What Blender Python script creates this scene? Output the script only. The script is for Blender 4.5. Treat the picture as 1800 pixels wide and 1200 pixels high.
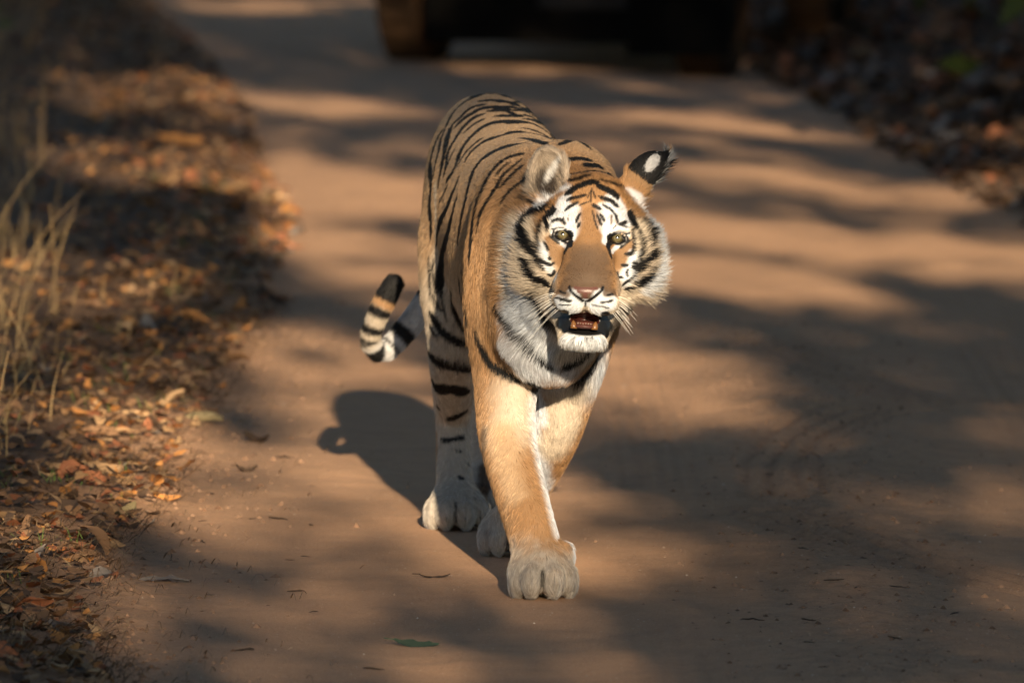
import bpy, bmesh, math, random
import numpy as np
from mathutils import Vector, Matrix, Euler

# ------------------------------------------------------------------ camera, sky, sun, exposure
scene=bpy.context.scene
for o in list(bpy.data.objects): bpy.data.objects.remove(o)
col=scene.collection
CAM_H=1.88
cam=bpy.data.cameras.new('camera'); camo=bpy.data.objects.new('camera',cam); col.objects.link(camo)
cam.sensor_width=36.0; cam.lens=300.0; cam.clip_start=0.5; cam.clip_end=1200
camo.location=(0,0,CAM_H); camo.rotation_euler=(math.radians(90)-math.atan(1247/15000.0),0,0)
cam.dof.use_dof=True; cam.dof.focus_distance=16.72; cam.dof.aperture_fstop=5.6; cam.dof.aperture_blades=9
scene.camera=camo

SUN_EL=math.radians(16.0); SUN_AZ=math.radians(5.6)      # low sun behind the camera, a little to its right
SUN_D=Vector((math.sin(SUN_AZ)*math.cos(SUN_EL),-math.cos(SUN_AZ)*math.cos(SUN_EL),math.sin(SUN_EL)))   # towards the sun
world=bpy.data.worlds.new('World'); scene.world=world; world.use_nodes=True
nt=world.node_tree; bg=nt.nodes['Background']
sky=nt.nodes.new('ShaderNodeTexSky'); sky.sky_type='NISHITA'; sky.sun_disc=False
sky.sun_elevation=SUN_EL; sky.sun_rotation=math.radians(180)-SUN_AZ
sky.air_density=1.0; sky.dust_density=0.3; sky.ozone_density=2.5
nt.links.new(sky.outputs[0],bg.inputs[0]); bg.inputs[1].default_value=0.056
sun=bpy.data.lights.new('sun','SUN'); suno=bpy.data.objects.new('sun',sun); col.objects.link(suno)
sun.energy=5.0; sun.angle=math.radians(0.55); sun.color=(1.0,0.79,0.54)
suno.location=(6,-20,12); suno.rotation_euler=(-SUN_D).to_track_quat('-Z','Y').to_euler()
vs=scene.view_settings; vs.view_transform='Standard'; vs.look='None'; vs.gamma=1.0; vs.use_curve_mapping=False; vs.exposure=1.25
scene.cycles.use_denoising=True; scene.cycles.max_bounces=6; scene.cycles.diffuse_bounces=3; scene.cycles.glossy_bounces=2
scene.cycles.transmission_bounces=2; scene.cycles.transparent_max_bounces=8; scene.cycles.use_adaptive_sampling=True; scene.cycles.adaptive_threshold=0.02

# ------------------------------------------------------------------ helpers
def tag(o,label=None,cat=None,group=None,kind=None):
    if label: o['label']=label
    if cat: o['category']=cat
    if group: o['group']=group
    if kind: o['kind']=kind
    return o
def link(o,parent=None):
    col.objects.link(o)
    if parent is not None: o.parent=parent
    return o
def empty(name,loc=(0,0,0),rz=0):
    o=bpy.data.objects.new(name,None); o.location=loc; o.rotation_euler=(0,0,rz); o.empty_display_size=.1; col.objects.link(o); return o
def mesh_np(name,P,Q,mat=None,smooth=True):
    me=bpy.data.meshes.new(name); P=np.asarray(P,np.float32); Q=np.asarray(Q,np.int32); k=Q.shape[1]
    me.vertices.add(len(P)); me.vertices.foreach_set('co',P.ravel()); me.loops.add(Q.size); me.loops.foreach_set('vertex_index',Q.ravel())
    me.polygons.add(len(Q)); me.polygons.foreach_set('loop_start',np.arange(0,Q.size,k,dtype=np.int32)); me.polygons.foreach_set('loop_total',np.full(len(Q),k,np.int32))
    if smooth: me.polygons.foreach_set('use_smooth',np.ones(len(Q),bool))
    me.update(calc_edges=True); me.validate()
    if mat: me.materials.append(mat)
    return me
def mesh_py(name,V,F,mat=None,smooth=False):
    me=bpy.data.meshes.new(name); me.from_pydata([tuple(v) for v in V],[],F); me.update()
    if smooth:
        for p in me.polygons: p.use_smooth=True
    if mat: me.materials.append(mat)
    return me
def obj(name,me,parent=None): return link(bpy.data.objects.new(name,me),parent)
class NT:
    "small node-tree writer"
    def __init__(s,name):
        s.m=bpy.data.materials.new(name); s.m.use_nodes=True; s.t=s.m.node_tree; s.b=s.t.nodes['Principled BSDF']; s.out=s.t.nodes['Material Output']
    def n(s,typ,**kw):
        x=s.t.nodes.new('ShaderNode'+typ); ins=kw.pop('ins',{})
        for k,v in kw.items(): setattr(x,k,v)
        for k,v in ins.items(): s.set(x,k,v)
        return x
    def set(s,x,k,v):
        i=x.inputs[k]
        if hasattr(v,'is_output'): s.t.links.new(v,i)
        elif hasattr(v,'outputs'): s.t.links.new(v.outputs[0],i)
        else: i.default_value=v
    def p(s,**kw):
        for k,v in kw.items(): s.set(s.b,k.replace('_',' '),v)
        return s
    def ramp(s,fac,stops):
        r=s.n('ValToRGB'); s.set(r,0,fac); e=r.color_ramp.elements
        while len(e)<len(stops): e.new(0.5)
        for i,(p_,c_) in enumerate(stops): e[i].position=p_; e[i].color=(*c_,1) if len(c_)==3 else c_
        return r
    def noise(s,scale,detail=3,rough=.5,vec=None,**kw):
        x=s.n('TexNoise',ins={'Scale':scale,'Detail':detail,'Roughness':rough},**kw)
        if vec is not None: s.set(x,'Vector',vec)
        return x
    def math(s,op,a,b=None,c_=None,clamp=False):
        x=s.n('Math',operation=op,use_clamp=clamp); s.set(x,0,a)
        if b is not None: s.set(x,1,b)
        if c_ is not None: s.set(x,2,c_)
        return x
    def mix(s,f,a,b,blend='MIX'):
        x=s.n('Mix',data_type='RGBA',blend_type=blend); s.set(x,0,f)
        for i,v in ((6,a),(7,b)):
            if isinstance(v,tuple): v=(*v,1) if len(v)==3 else v
            s.set(x,i,v)
        return _Out(x,2)
    def bump(s,h,strength=.3,dist=.01,normal=None):
        x=s.n('Bump',ins={'Strength':strength,'Distance':dist,'Height':h})
        if normal is not None: s.set(x,'Normal',normal)
        return x
class _Out:
    def __init__(s,n,i): s.node=n; s.outputs=[n.outputs[i]]
def plain(name,c,rough=.7,metal=0,spec=.5):
    return NT(name).p(Base_Color=(*c,1),Roughness=rough,Metallic=metal,Specular_IOR_Level=spec).m
FUR_N=300000
# coat marks lying on the tiger's skin: (kind, half width mm, soft edge mm, also on the other flank, points mm in tiger space)
MARKS=[
('c',41.5,35.5,0,[(-154,461,558),(-153,463,537),(-152,463,515),(-151,464,494),(-150,467,472),(-149,470,450)]),
('c',47.1,35.3,0,[(-119,448,476),(-119,457,451),(-119,467,427)]),
('g',56.6,31,0,[(-131,476,402),(-129,486,375),(-128,503,348),(-126,527,320),(-125,559,291),(-124,594,261),(-122,635,231),(-121,667,202),(-119,662,176),(-117,649,151),(-116,630,126),(-114,608,102)]),
('g',59.4,47.5,0,[(-114,536,62),(-107,518,51)]),
('c',14.2,16.6,0,[(-160,473,724),(-160,457,703),(-159,445,682),(-158,440,661),(-158,439,639),(-157,445,617),(-157,455,594)]),
('o',13.2,16.8,0,[(-165,701,178),(-163,695,160),(-161,685,143)]),
('g',17.3,16.2,0,[(-23,29,55),(-21,20,38),(-19,21,21)]),
('b',14.1,14.1,0,[(-57,-409,294),(-57,-420,273),(-57,-423,250)]),
('b',14.1,14.1,0,[(-61,1032,85),(-61,1002,63),(-61,982,41)]),
('r',14.6,22.5,0,[(6,-437,783),(-6,-442,762),(-17,-438,740),(-27,-429,717),(-36,-418,694),(-44,-406,670),(-50,-395,645),(-55,-388,621),(-58,-381,596),(-61,-376,571),(-62,-369,546),(-63,-363,521),(-62,-358,496),(-62,-352,471)]),  # shoulder stroke brightened, putting light into the coat colour
('c',39.2,33.6,0,[(6,-506,687),(6,-508,664),(6,-510,642),(6,-511,619)]),
('w',25.7,24.6,0,[(6,-511,631),(9,-517,609),(13,-522,587),(21,-529,566),(31,-535,546),(42,-533,526),(53,-525,505),(62,-513,484),(68,-500,461),(73,-486,437)]),
('w',39.2,33.6,0,[(0,-493,528),(10,-496,508),(20,-496,488),(30,-492,467),(41,-486,446),(51,-474,425)]),
('w',24.7,22.5,0,[(-11,-452,468),(-1,-454,450),(11,-451,431),(24,-447,415),(39,-437,399)]),
('w',28.1,56.2,0,[(112,-503,472),(113,-484,450),(112,-468,428),(105,-450,407)]),
('c',39.4,67.6,0,[(6,-384,377),(6,-393,356),(5,-408,337),(3,-425,317),(0,-445,298)]),
('h',28.1,44.9,0,[(-17,-444,297),(-14,-466,277),(-11,-490,257)]),
('w',13.6,22.7,0,[(48,-186,319),(50,-196,297),(51,-193,274),(54,-187,250),(58,-173,226),(62,-152,202),(66,-119,175),(71,-71,148)]),
('w',13.6,22.7,0,[(76,-539,173),(84,-567,155),(93,-588,137)]),
('c',34.2,38.7,0,[(97,-242,324),(99,-233,301),(99,-221,279),(91,-208,258),(78,-194,240)]),
('w',13.7,13.7,0,[(57,-217,345),(60,-216,322),(63,-214,299)]),
('h',22.4,33.6,0,[(-23,-462,277),(-17,-485,258),(-11,-508,240),(-6,-531,222),(0,-555,204),(6,-581,187)]),
('w',13.3,13.3,0,[(117,-631,96),(122,-634,80),(127,-644,64)]),
('c',28.4,50,0,[(128,-263,366),(122,-253,347),(115,-245,327),(109,-236,308),(103,-226,289)]),
('c',16.6,15.5,0,[(80,-662,555),(87,-687,539),(94,-706,523)]),
('c',14.4,15.5,0,[(197,-768,572),(191,-690,547),(184,-709,529)]),
('c',35.6,22.2,0,[(28,-608,716),(27,-628,695),(27,-633,672),(30,-638,650),(36,-637,628),(45,-628,606),(56,-624,586),(69,-639,568)]),
('w',16.8,13.4,0,[(100,-625,790),(81,-578,776),(62,-591,764),(45,-579,748),(30,-556,729),(19,-538,708),(11,-517,685),(6,-510,662),(3,-506,639),(4,-508,617),(11,-519,596),(20,-532,576)]),
('f',16.7,15.6,0,[(95,-634,779),(80,-627,769),(66,-621,756),(56,-629,742)]),
('f',10,11.1,0,[(61,-645,736),(50,-650,719)]),
('w',16.6,10,0,[(100,-648,772),(90,-662,752),(83,-680,730)]),
('w',19.9,10,0,[(113,-673,752),(120,-688,735),(115,-695,717)]),
('w',6.6,6.6,0,[(120,-697,717),(119,-707,701)]),
('w',18.9,10,0,[(200,-654,773),(211,-659,754),(217,-678,734)]),
('w',19.9,10,0,[(184,-675,752),(180,-689,735),(189,-693,720)]),
('w',6.6,6.6,0,[(183,-695,722),(182,-702,709),(181,-711,696)]),
('w',11.1,8.9,0,[(223,-600,788),(239,-595,777),(253,-587,763),(264,-577,747),(274,-592,732)]),
('c',20,15.5,0,[(243,-629,740),(247,-653,719),(250,-665,698),(249,-674,676),(247,-677,654)]),
('w',18.9,15.6,0,[(279,-597,715),(285,-598,692),(288,-598,669),(288,-597,645),(281,-608,624),(268,-621,605)]),
('w',15.5,13.3,0,[(233,-682,643),(231,-679,629),(228,-671,615)]),
('c',16.7,13.3,0,[(245,-654,608),(237,-644,596),(228,-638,584)]),
('f',16.7,11.1,0,[(217,-610,789),(228,-615,776),(237,-616,762),(245,-615,748)]),
('f',14.4,10,0,[(73,-684,694),(81,-687,676),(93,-687,660)]),
('f',14.4,10,0,[(224,-689,688),(220,-689,669),(208,-687,653)]),
('w',7.8,6.6,0,[(61,-678,688),(64,-680,664),(72,-679,642),(83,-728,625)]),
('w',11.1,8.9,0,[(238,-683,668),(232,-683,645),(218,-680,625)]),
('w',4.4,3.3,0,[(78,-682,712),(90,-690,696),(105,-705,683)]),
('w',4.4,3.3,0,[(228,-682,709),(213,-691,692),(196,-705,676)]),
('b',18.8,44.1,0,[(148,-737,675),(146,-750,658),(144,-764,640),(143,-771,622)]),
('b',33.1,39.7,0,[(144,-768,633),(143,-774,617)]),
('f',22.1,17.7,0,[(151,-689,744),(150,-699,728),(150,-710,712)]),
('w',14.3,8.8,0,[(117,-775,595),(111,-775,578),(122,-763,563)]),
('w',13.2,8.8,0,[(94,-771,589),(94,-768,574)]),
('w',14.3,8.8,0,[(168,-776,595),(173,-777,579),(164,-770,566)]),
('w',12.1,8.8,0,[(193,-768,592),(193,-772,575)]),
('w',8.8,6.6,0,[(133,-770,578),(153,-770,578)]),
('w',22.1,13.2,0,[(111,-741,506),(130,-749,505),(149,-749,503),(168,-739,501)]),
('c',28,18,0,[(112,-488,454),(129,-474,450),(147,-452,445)]),
('b',7.7,6.6,0,[(89,-755,602),(106,-772,597)]),
('b',7.7,6.6,0,[(183,-768,599),(199,-753,600)]),
('k',6.2,1.4,1,[(-114,635,883),(-107,643,890),(-99,649,895),(-89,650,900),(-80,656,904),(-71,676,907),(-61,702,909),(-51,690,909),(-41,691,909),(-31,704,909),(-21,703,907),(-12,645,905)]),
('k',8.3,1.4,0,[(-66,578,901),(-56,571,902),(-45,568,903),(-35,565,903),(-25,557,902),(-15,543,900),(-5,546,899),(6,570,897)]),
('k',5.2,1.4,1,[(-123,533,855),(-116,527,862),(-108,525,869),(-102,529,876),(-95,537,882),(-86,538,887),(-77,535,891),(-68,528,894),(-58,520,895)]),
('k',6.6,1.4,1,[(-118,497,851),(-111,495,859),(-103,494,866),(-95,492,872),(-86,489,878),(-77,491,883),(-68,494,888),(-59,493,890),(-48,488,892),(-38,485,893),(-28,479,893),(-18,468,891),(-8,457,889),(2,450,887)]),
('k',4.9,1.4,0,[(-50,459,887),(-40,452,887),(-31,447,887),(-22,443,887),(-12,440,887),(-4,429,885),(4,403,881)]),
('k',7.8,1.4,0,[(-32,394,879),(-23,392,880),(-13,391,880),(-4,386,880),(6,391,880),(15,412,880)]),
('k',3.7,1.4,1,[(-100,404,844),(-92,401,851),(-84,401,858),(-76,401,864),(-67,399,869),(-57,397,873)]),
('k',5.7,1.4,1,[(-61,441,880),(-71,444,876),(-80,449,872),(-88,447,866),(-96,443,859),(-103,441,852),(-109,438,844),(-114,433,835),(-120,432,827),(-125,432,818),(-130,434,809),(-134,433,800),(-138,432,790)]),
('k',6.9,1.4,1,[(32,336,870),(22,321,871),(12,314,871),(1,318,872),(-9,327,873),(-19,329,872),(-29,329,870),(-39,333,869),(-49,336,866),(-58,334,861),(-67,331,856),(-75,328,849),(-83,325,842),(-89,323,835),(-96,321,827),(-102,317,819),(-107,312,810),(-110,300,801),(-113,288,792),(-116,283,783),(-121,287,773),(-126,299,764)]),
('k',9,1.4,0,[(-5,296,869),(3,307,870),(11,318,871),(20,330,872)]),
('k',8.1,1.4,0,[(-9,188,857),(1,189,858),(10,184,858),(19,174,857)]),
('k',5.3,1.4,1,[(4,178,857),(-6,173,855),(-16,172,853),(-26,172,850),(-36,178,847),(-46,190,844),(-55,197,839),(-64,202,833),(-72,207,827),(-80,210,820),(-87,213,812),(-93,210,804),(-97,204,795)]),
('k',3.7,1.4,1,[(-60,238,843),(-69,242,837),(-77,247,830),(-85,251,823),(-92,256,815),(-99,262,807),(-105,262,798),(-110,261,789),(-115,266,780)]),
('k',6.6,1.4,1,[(30,-83,852),(20,-82,850),(10,-73,848),(-1,-56,845),(-11,-37,842),(-20,-21,838),(-30,-5,833),(-39,9,827),(-48,24,821),(-57,39,814),(-65,47,807),(-71,49,798),(-77,52,790),(-82,45,781),(-84,27,772),(-87,17,762),(-90,12,753),(-92,4,743),(-94,-3,734),(-96,-7,724),(-99,-4,713),(-102,1,703),(-104,3,693),(-105,2,682),(-106,6,672),(-108,15,661),(-109,19,650),(-110,22,640)]),
('k',5.3,1.4,1,[(22,-311,843),(12,-301,841),(2,-293,838),(-8,-286,835),(-16,-284,830),(-24,-287,824),(-31,-291,818),(-38,-293,810),(-44,-295,803),(-50,-299,794),(-54,-302,786),(-58,-305,777),(-62,-307,768),(-66,-307,758),(-69,-306,749),(-72,-306,739),(-74,-307,730),(-76,-309,720),(-77,-310,710),(-79,-311,700),(-80,-313,690),(-81,-315,681),(-82,-317,671),(-83,-318,661),(-84,-319,651),(-85,-320,641),(-85,-320,631)]),
('k',2.7,1.4,1,[(-4,-320,827),(-12,-320,821),(-20,-321,816),(-27,-325,808),(-32,-328,800)]),
('k',3.5,1.4,1,[(19,-339,835),(12,-344,829),(5,-347,822),(-3,-348,816),(-11,-348,810),(-18,-348,804),(-23,-353,796),(-27,-357,787),(-32,-360,779),(-37,-360,771),(-42,-359,763),(-48,-357,754),(-53,-353,746),(-58,-349,737),(-62,-346,728),(-65,-344,719),(-67,-342,709),(-69,-342,699),(-70,-342,690)]),
('k',4.3,1.4,1,[(22,-378,825),(15,-378,819),(8,-377,814),(2,-377,808),(-4,-376,801),(-11,-375,795),(-16,-375,788),(-22,-375,782)]),
('k',4.3,1.3,1,[(28,-444,803),(20,-442,797),(13,-439,791),(5,-433,785),(-2,-427,779),(-9,-421,772),(-14,-416,764),(-19,-414,756),(-23,-414,748)]),
('k',4.5,1.4,1,[(-114,644,884),(-121,634,877),(-127,624,869),(-132,609,860),(-136,594,852),(-140,581,843),(-144,572,834),(-148,568,824),(-151,559,815),(-152,543,806),(-154,531,796),(-157,528,786),(-159,527,776),(-162,526,766),(-163,522,756),(-164,516,746)]),
('k',7.4,1.4,1,[(-123,533,855),(-129,530,847),(-133,522,838),(-135,508,829),(-137,492,819),(-139,477,810),(-141,466,801),(-143,458,791),(-145,450,781),(-147,445,771),(-149,442,762),(-151,441,751),(-152,437,741),(-153,434,731)]),
('k',7.1,1.4,1,[(-147,602,835),(-153,612,826),(-159,624,816),(-163,628,806),(-166,626,796),(-168,617,786),(-170,610,776),(-173,609,766),(-173,591,757),(-171,561,748),(-170,543,739),(-170,531,729),(-170,523,719),(-171,521,708),(-172,523,698),(-173,522,687),(-173,518,677),(-171,508,667),(-170,500,657),(-170,498,647),(-170,499,636),(-170,499,626),(-170,498,615)]),
('k',1.2,1.4,1,[(-158,722,838),(-164,722,829),(-169,722,819),(-173,721,809),(-176,721,799),(-179,724,788),(-181,721,778),(-182,721,767),(-183,713,757)]),
('k',4.5,1.4,1,[(-133,431,801),(-135,420,792),(-137,409,783),(-138,397,774),(-139,391,764),(-143,394,754)]),
('k',3.3,1.4,1,[(-119,385,812),(-123,384,803),(-128,384,794),(-132,385,785),(-135,386,776),(-138,386,766),(-141,387,757)]),
('k',4.1,1.4,1,[(-121,275,768),(-127,298,760),(-133,321,752),(-137,339,743)]),
('k',5.7,1.4,1,[(-110,186,764),(-113,186,754),(-117,189,744),(-121,196,734),(-125,206,724),(-129,220,714),(-133,240,703),(-137,264,691),(-141,293,680),(-146,335,668),(-151,382,655),(-154,409,643),(-156,426,632),(-157,441,620),(-157,451,609)]),
('k',2.4,1.4,1,[(-132,300,742),(-136,314,733),(-140,332,724),(-144,352,714),(-148,376,705),(-152,401,695)]),
('k',7.3,1.4,1,[(-113,123,727),(-116,127,717),(-119,134,707),(-121,138,696),(-123,143,686),(-126,155,675),(-128,170,664),(-130,185,653),(-133,206,641),(-136,238,629),(-139,278,616),(-142,325,603),(-144,363,590),(-146,407,576),(-149,446,563),(-151,455,552),(-152,460,542),(-152,462,531),(-152,463,520),(-151,462,510),(-148,461,500)]),
('k',3.3,1.4,1,[(-140,310,590),(-141,351,577),(-142,401,562),(-143,439,549),(-144,448,538),(-145,453,527),(-146,456,516)]),
('k',2.1,1.4,1,[(-164,479,574),(-165,481,564),(-166,481,553),(-165,479,543),(-164,477,533),(-162,474,523),(-161,472,512),(-159,470,502)]),
('k',2.4,1.4,1,[(-175,503,576),(-174,499,566),(-174,495,557),(-173,492,547),(-172,490,537),(-172,489,527),(-172,488,518),(-171,485,508),(-168,481,499),(-163,476,490),(-158,472,483),(-152,469,475),(-148,467,466)]),
('k',1.5,1.4,1,[(-151,463,499),(-148,461,491),(-144,462,482),(-142,462,473),(-141,463,464),(-139,463,454),(-137,465,445)]),
('k',4.4,1.4,1,[(-107,26,571),(-107,32,560),(-106,38,550),(-104,43,540),(-103,48,530),(-100,55,520),(-98,63,510)]),
('k',4.4,1.4,1,[(-93,-289,528),(-91,-304,520),(-89,-307,511),(-89,-307,502)]),
('k',3.6,1.4,1,[(-122,343,515),(-122,438,497),(-122,445,486),(-121,450,475),(-118,452,465),(-114,454,455),(-110,458,445),(-105,462,435),(-99,467,426)]),
('k',2.8,1.4,1,[(-102,-23,591),(-101,-29,582),(-99,-33,573),(-98,-34,563)]),
('k',2.8,1.4,1,[(-95,-281,573),(-93,-294,564)]),
('k',4.9,1.4,1,[(-172,491,462),(-167,485,454),(-162,483,445),(-157,481,437),(-152,479,429),(-145,475,421),(-137,474,415),(-129,473,410),(-120,473,405),(-111,475,401),(-101,478,398),(-91,483,396)]),
('k',2.3,1.4,1,[(-173,499,439),(-171,497,431),(-168,494,423),(-162,490,416),(-156,486,410)]),
('k',5.7,1.4,1,[(-179,539,389),(-177,546,378),(-173,533,370),(-166,522,362),(-157,514,357),(-147,508,354),(-137,504,351),(-127,502,349),(-117,503,347),(-107,506,345),(-97,512,341),(-87,523,338)]),
('k',7.6,1.4,1,[(-168,582,312),(-165,588,301),(-158,579,296),(-148,566,295),(-139,557,296),(-129,553,296),(-119,553,295),(-110,560,291),(-101,571,286),(-92,579,286)]),
('k',4.1,1.4,0,[(-158,637,252),(-153,635,246)]),
('k',4.8,1.4,0,[(-135,654,220),(-127,646,225),(-119,639,229),(-111,636,233),(-103,635,237),(-95,640,240)]),
('k',2.5,1.4,0,[(-152,676,179),(-141,666,177),(-131,663,178),(-120,663,180),(-109,666,182),(-99,674,183)]),
('k',1.3,1.4,0,[(-121,652,157),(-114,653,156),(-107,655,155)]),
('k',2.5,1.4,0,[(-114,611,105),(-108,611,103),(-102,612,101)]),
('k',1.6,1.4,0,[(-94,648,129),(-89,654,124)]),
('k',5,1.3,0,[(-33,-449,550),(-28,-457,542),(-23,-464,534),(-17,-470,527),(-12,-476,519),(-6,-481,512),(1,-485,504),(8,-490,498),(15,-494,492),(22,-496,485),(28,-496,477),(34,-496,470),(41,-495,463),(48,-494,456),(56,-492,449),(64,-490,443),(72,-487,437),(80,-482,431)]),
('k',5.4,1.4,0,[(-74,-340,489),(-69,-345,481),(-65,-348,472),(-63,-350,463),(-59,-353,454),(-54,-355,446),(-51,-357,437),(-46,-360,429),(-39,-365,422),(-31,-370,417),(-23,-375,413),(-14,-379,409),(-5,-383,405),(4,-387,403),(13,-393,400),(22,-400,396),(31,-406,393),(41,-429,394),(48,-413,387),(52,-342,371)]),
('k',5.4,1.4,0,[(52,-199,349),(50,-185,338)]),
('k',5.9,1.4,0,[(-4,-383,404),(5,-388,401),(15,-393,399),(24,-400,396),(32,-407,392)]),
('k',6.2,1.3,0,[(152,-467,465),(145,-466,458),(139,-466,451),(132,-468,444),(124,-469,439),(115,-472,435),(107,-473,431),(99,-473,426)]),
('k',4.9,1.4,0,[(173,-309,445),(169,-304,436),(164,-300,428),(160,-295,419),(155,-289,411),(150,-284,403),(144,-281,396),(137,-278,389),(129,-275,384),(122,-273,378)]),
('k',2.9,1.4,0,[(-6,674,903),(5,693,901),(15,683,900),(25,678,898),(35,668,895),(44,651,891),(53,633,886),(61,558,885),(69,538,880),(77,500,875),(82,483,867),(87,446,860),(91,391,854)]),
('k',2.2,1.4,0,[(4,573,898),(14,632,895),(23,675,892),(33,668,891),(42,658,888),(50,642,885),(58,563,884),(65,546,879),(72,523,873)]),
('k',5.4,1.4,0,[(4,451,887),(14,467,887),(23,491,885),(33,529,882),(43,646,874),(52,567,874),(60,545,871),(68,515,867),(76,489,863),(82,453,858),(87,410,852),(92,359,847)]),
('k',5.3,1.4,0,[(23,365,874),(33,377,873),(43,398,870),(52,421,866),(61,465,859),(70,489,853),(78,454,849),(85,401,845),(92,350,841)]),
('k',4.4,1.4,0,[(20,240,863),(30,238,862),(40,238,860),(50,229,857),(59,219,854),(69,213,849),(77,164,846)]),
('k',5.6,1.4,0,[(15,68,853),(24,53,853),(33,31,853),(42,-5,854),(50,-52,854),(58,-189,859),(66,-268,859)]),
('k',3.3,1.4,0,[(13,406,880),(23,418,879),(33,433,877),(42,451,874)]),
('k',2.4,1.4,0,[(65,324,855),(72,318,850),(80,306,845),(85,226,843)]),
('k',4.1,1.4,0,[(74,-574,871),(83,-567,872)]),
('k',4.1,1.4,0,[(93,-292,859),(101,-268,862),(110,-239,863),(119,-201,864),(129,-187,863),(138,-189,861),(145,-218,857),(152,-240,853),(159,-252,848)]),
('k',4.4,1.4,0,[(109,-420,836),(118,-404,838),(128,-388,839),(138,-373,837),(148,-355,835),(159,-336,832)]),
('k',5.3,1.4,0,[(142,-436,826),(151,-413,826),(161,-380,824),(171,-350,821),(180,-322,817)]),
('k',3.8,1.3,0,[(108,-587,819),(119,-514,815),(128,-554,818),(138,-568,820),(149,-487,816),(159,-461,817),(169,-434,814),(180,-379,810)]),
('k',5,1.4,0,[(146,-487,817),(156,-472,816),(166,-453,814),(175,-428,811),(185,-375,805),(195,-327,799),(205,-283,793)]),
('k',5.2,1.3,0,[(113,-590,811),(121,-601,810),(129,-604,811),(138,-599,814),(146,-592,817),(154,-584,819)]),
('k',6.9,1.3,0,[(145,-631,804),(152,-626,806),(160,-622,808),(166,-630,804)]),
('k',6,1.3,0,[(154,-627,806),(145,-628,805),(136,-632,802),(128,-634,799),(120,-636,795),(113,-640,789),(106,-640,784)]),
('k',6.4,1.3,0,[(168,-632,803),(176,-637,798),(185,-639,794),(193,-640,790),(201,-641,785),(206,-646,777)]),
('k',3.8,1.3,0,[(172,-608,811),(181,-609,809),(190,-609,806),(199,-606,803),(209,-598,800),(218,-593,796)]),
('k',2.8,1.3,0,[(107,-654,772),(114,-655,776),(121,-658,779),(129,-660,780),(137,-660,782),(145,-660,784)]),
('k',2.4,1.3,0,[(103,-668,754),(109,-665,759),(116,-665,763),(123,-666,767),(130,-667,770)]),
('k',1.3,1.3,0,[(131,-671,764),(138,-671,767),(146,-671,770),(153,-670,772)]),
('k',0.8,1.3,0,[(148,-666,777),(151,-659,786),(156,-649,794)]),
('k',1.1,1.3,0,[(158,-652,792),(161,-660,785),(163,-665,778)]),
('k',0.8,1.3,0,[(156,-644,797),(155,-656,788),(154,-665,779),(154,-671,770)]),
('k',3.5,1.3,0,[(171,-661,781),(179,-662,777),(187,-661,775),(195,-659,772),(201,-658,766),(208,-657,761)]),
('k',2,1.3,0,[(177,-670,766),(184,-670,762),(191,-669,758),(197,-669,752),(202,-672,746),(205,-679,738),(206,-684,730)]),
('k',3,1.3,0,[(156,-674,766),(162,-675,763),(168,-676,760),(174,-676,757)]),
('k',1,1.3,0,[(157,-682,755),(159,-687,746),(161,-693,737),(164,-698,729),(167,-702,721)]),
('k',1.7,1.3,0,[(165,-685,748),(169,-689,741),(172,-693,733),(175,-696,726)]),
('k',2,1.3,0,[(173,-683,748),(177,-686,741),(180,-690,734)]),
('k',2,1.3,0,[(134,-681,750),(130,-685,745),(127,-688,738),(125,-691,732)]),
('k',1.9,1.3,0,[(133,-694,732),(130,-696,727),(128,-697,722)]),
('k',2.5,1.3,0,[(77,-675,732),(84,-677,736),(93,-681,737),(100,-684,734),(104,-687,727)]),
('k',1.1,1.3,0,[(101,-679,742),(100,-683,736)]),
('k',2.6,1.3,0,[(210,-685,727),(217,-682,730),(224,-674,733)]),
('k',1.2,1.3,0,[(211,-685,727),(220,-683,724),(229,-679,721)]),
('k',1.2,1.3,0,[(205,-683,733),(210,-685,726)]),
('k',0.8,1.3,0,[(203,-686,727),(198,-689,720)]),
('b',1.9,1.3,0,[(194,-675,745),(194,-687,729)]),
('b',1,1.3,0,[(111,-677,747),(109,-685,735)]),
('k',8.7,1.3,0,[(78,-636,756),(75,-642,748),(71,-652,741),(67,-657,734)]),
('k',3.3,1.3,0,[(68,-661,733),(69,-670,724),(68,-674,715)]),
('k',3.6,1.3,0,[(60,-647,733),(55,-649,726),(53,-655,717),(51,-660,708),(50,-664,699),(51,-669,690),(50,-670,681),(48,-670,672),(48,-670,663),(51,-672,654),(56,-673,646),(61,-674,638)]),
('k',2.2,1.3,0,[(51,-673,667),(55,-675,659),(62,-679,654),(69,-681,650),(78,-682,648)]),
('k',7.9,1.3,0,[(69,-618,762),(61,-614,756),(53,-610,750),(44,-603,744),(36,-571,736),(31,-561,727),(29,-600,720),(26,-604,711),(27,-622,702),(30,-636,694),(35,-648,686),(39,-658,678),(44,-666,670)]),
('k',4.4,1.3,0,[(0,-496,683),(-1,-495,674),(-2,-495,666),(-2,-496,657),(-1,-497,649),(0,-500,640),(1,-503,632)]),
('k',4.8,1.3,0,[(6,-511,623),(10,-518,615),(15,-529,607),(21,-542,601),(26,-547,593),(31,-551,585),(36,-556,578),(41,-558,570),(46,-560,561),(50,-560,553),(55,-559,545),(60,-557,536),(65,-554,528),(69,-551,519)]),
('k',9.1,1.3,0,[(28,-634,656),(33,-643,648),(36,-646,640),(39,-645,631),(42,-643,623)]),
('k',5.5,1.3,0,[(42,-642,621),(51,-654,621),(58,-657,617),(65,-655,610),(71,-654,604)]),
('k',1.7,1.3,0,[(73,-682,706),(80,-686,700),(86,-689,695),(93,-691,690)]),
('k',2.2,1.3,0,[(64,-679,693),(67,-682,685),(71,-684,677)]),
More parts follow.
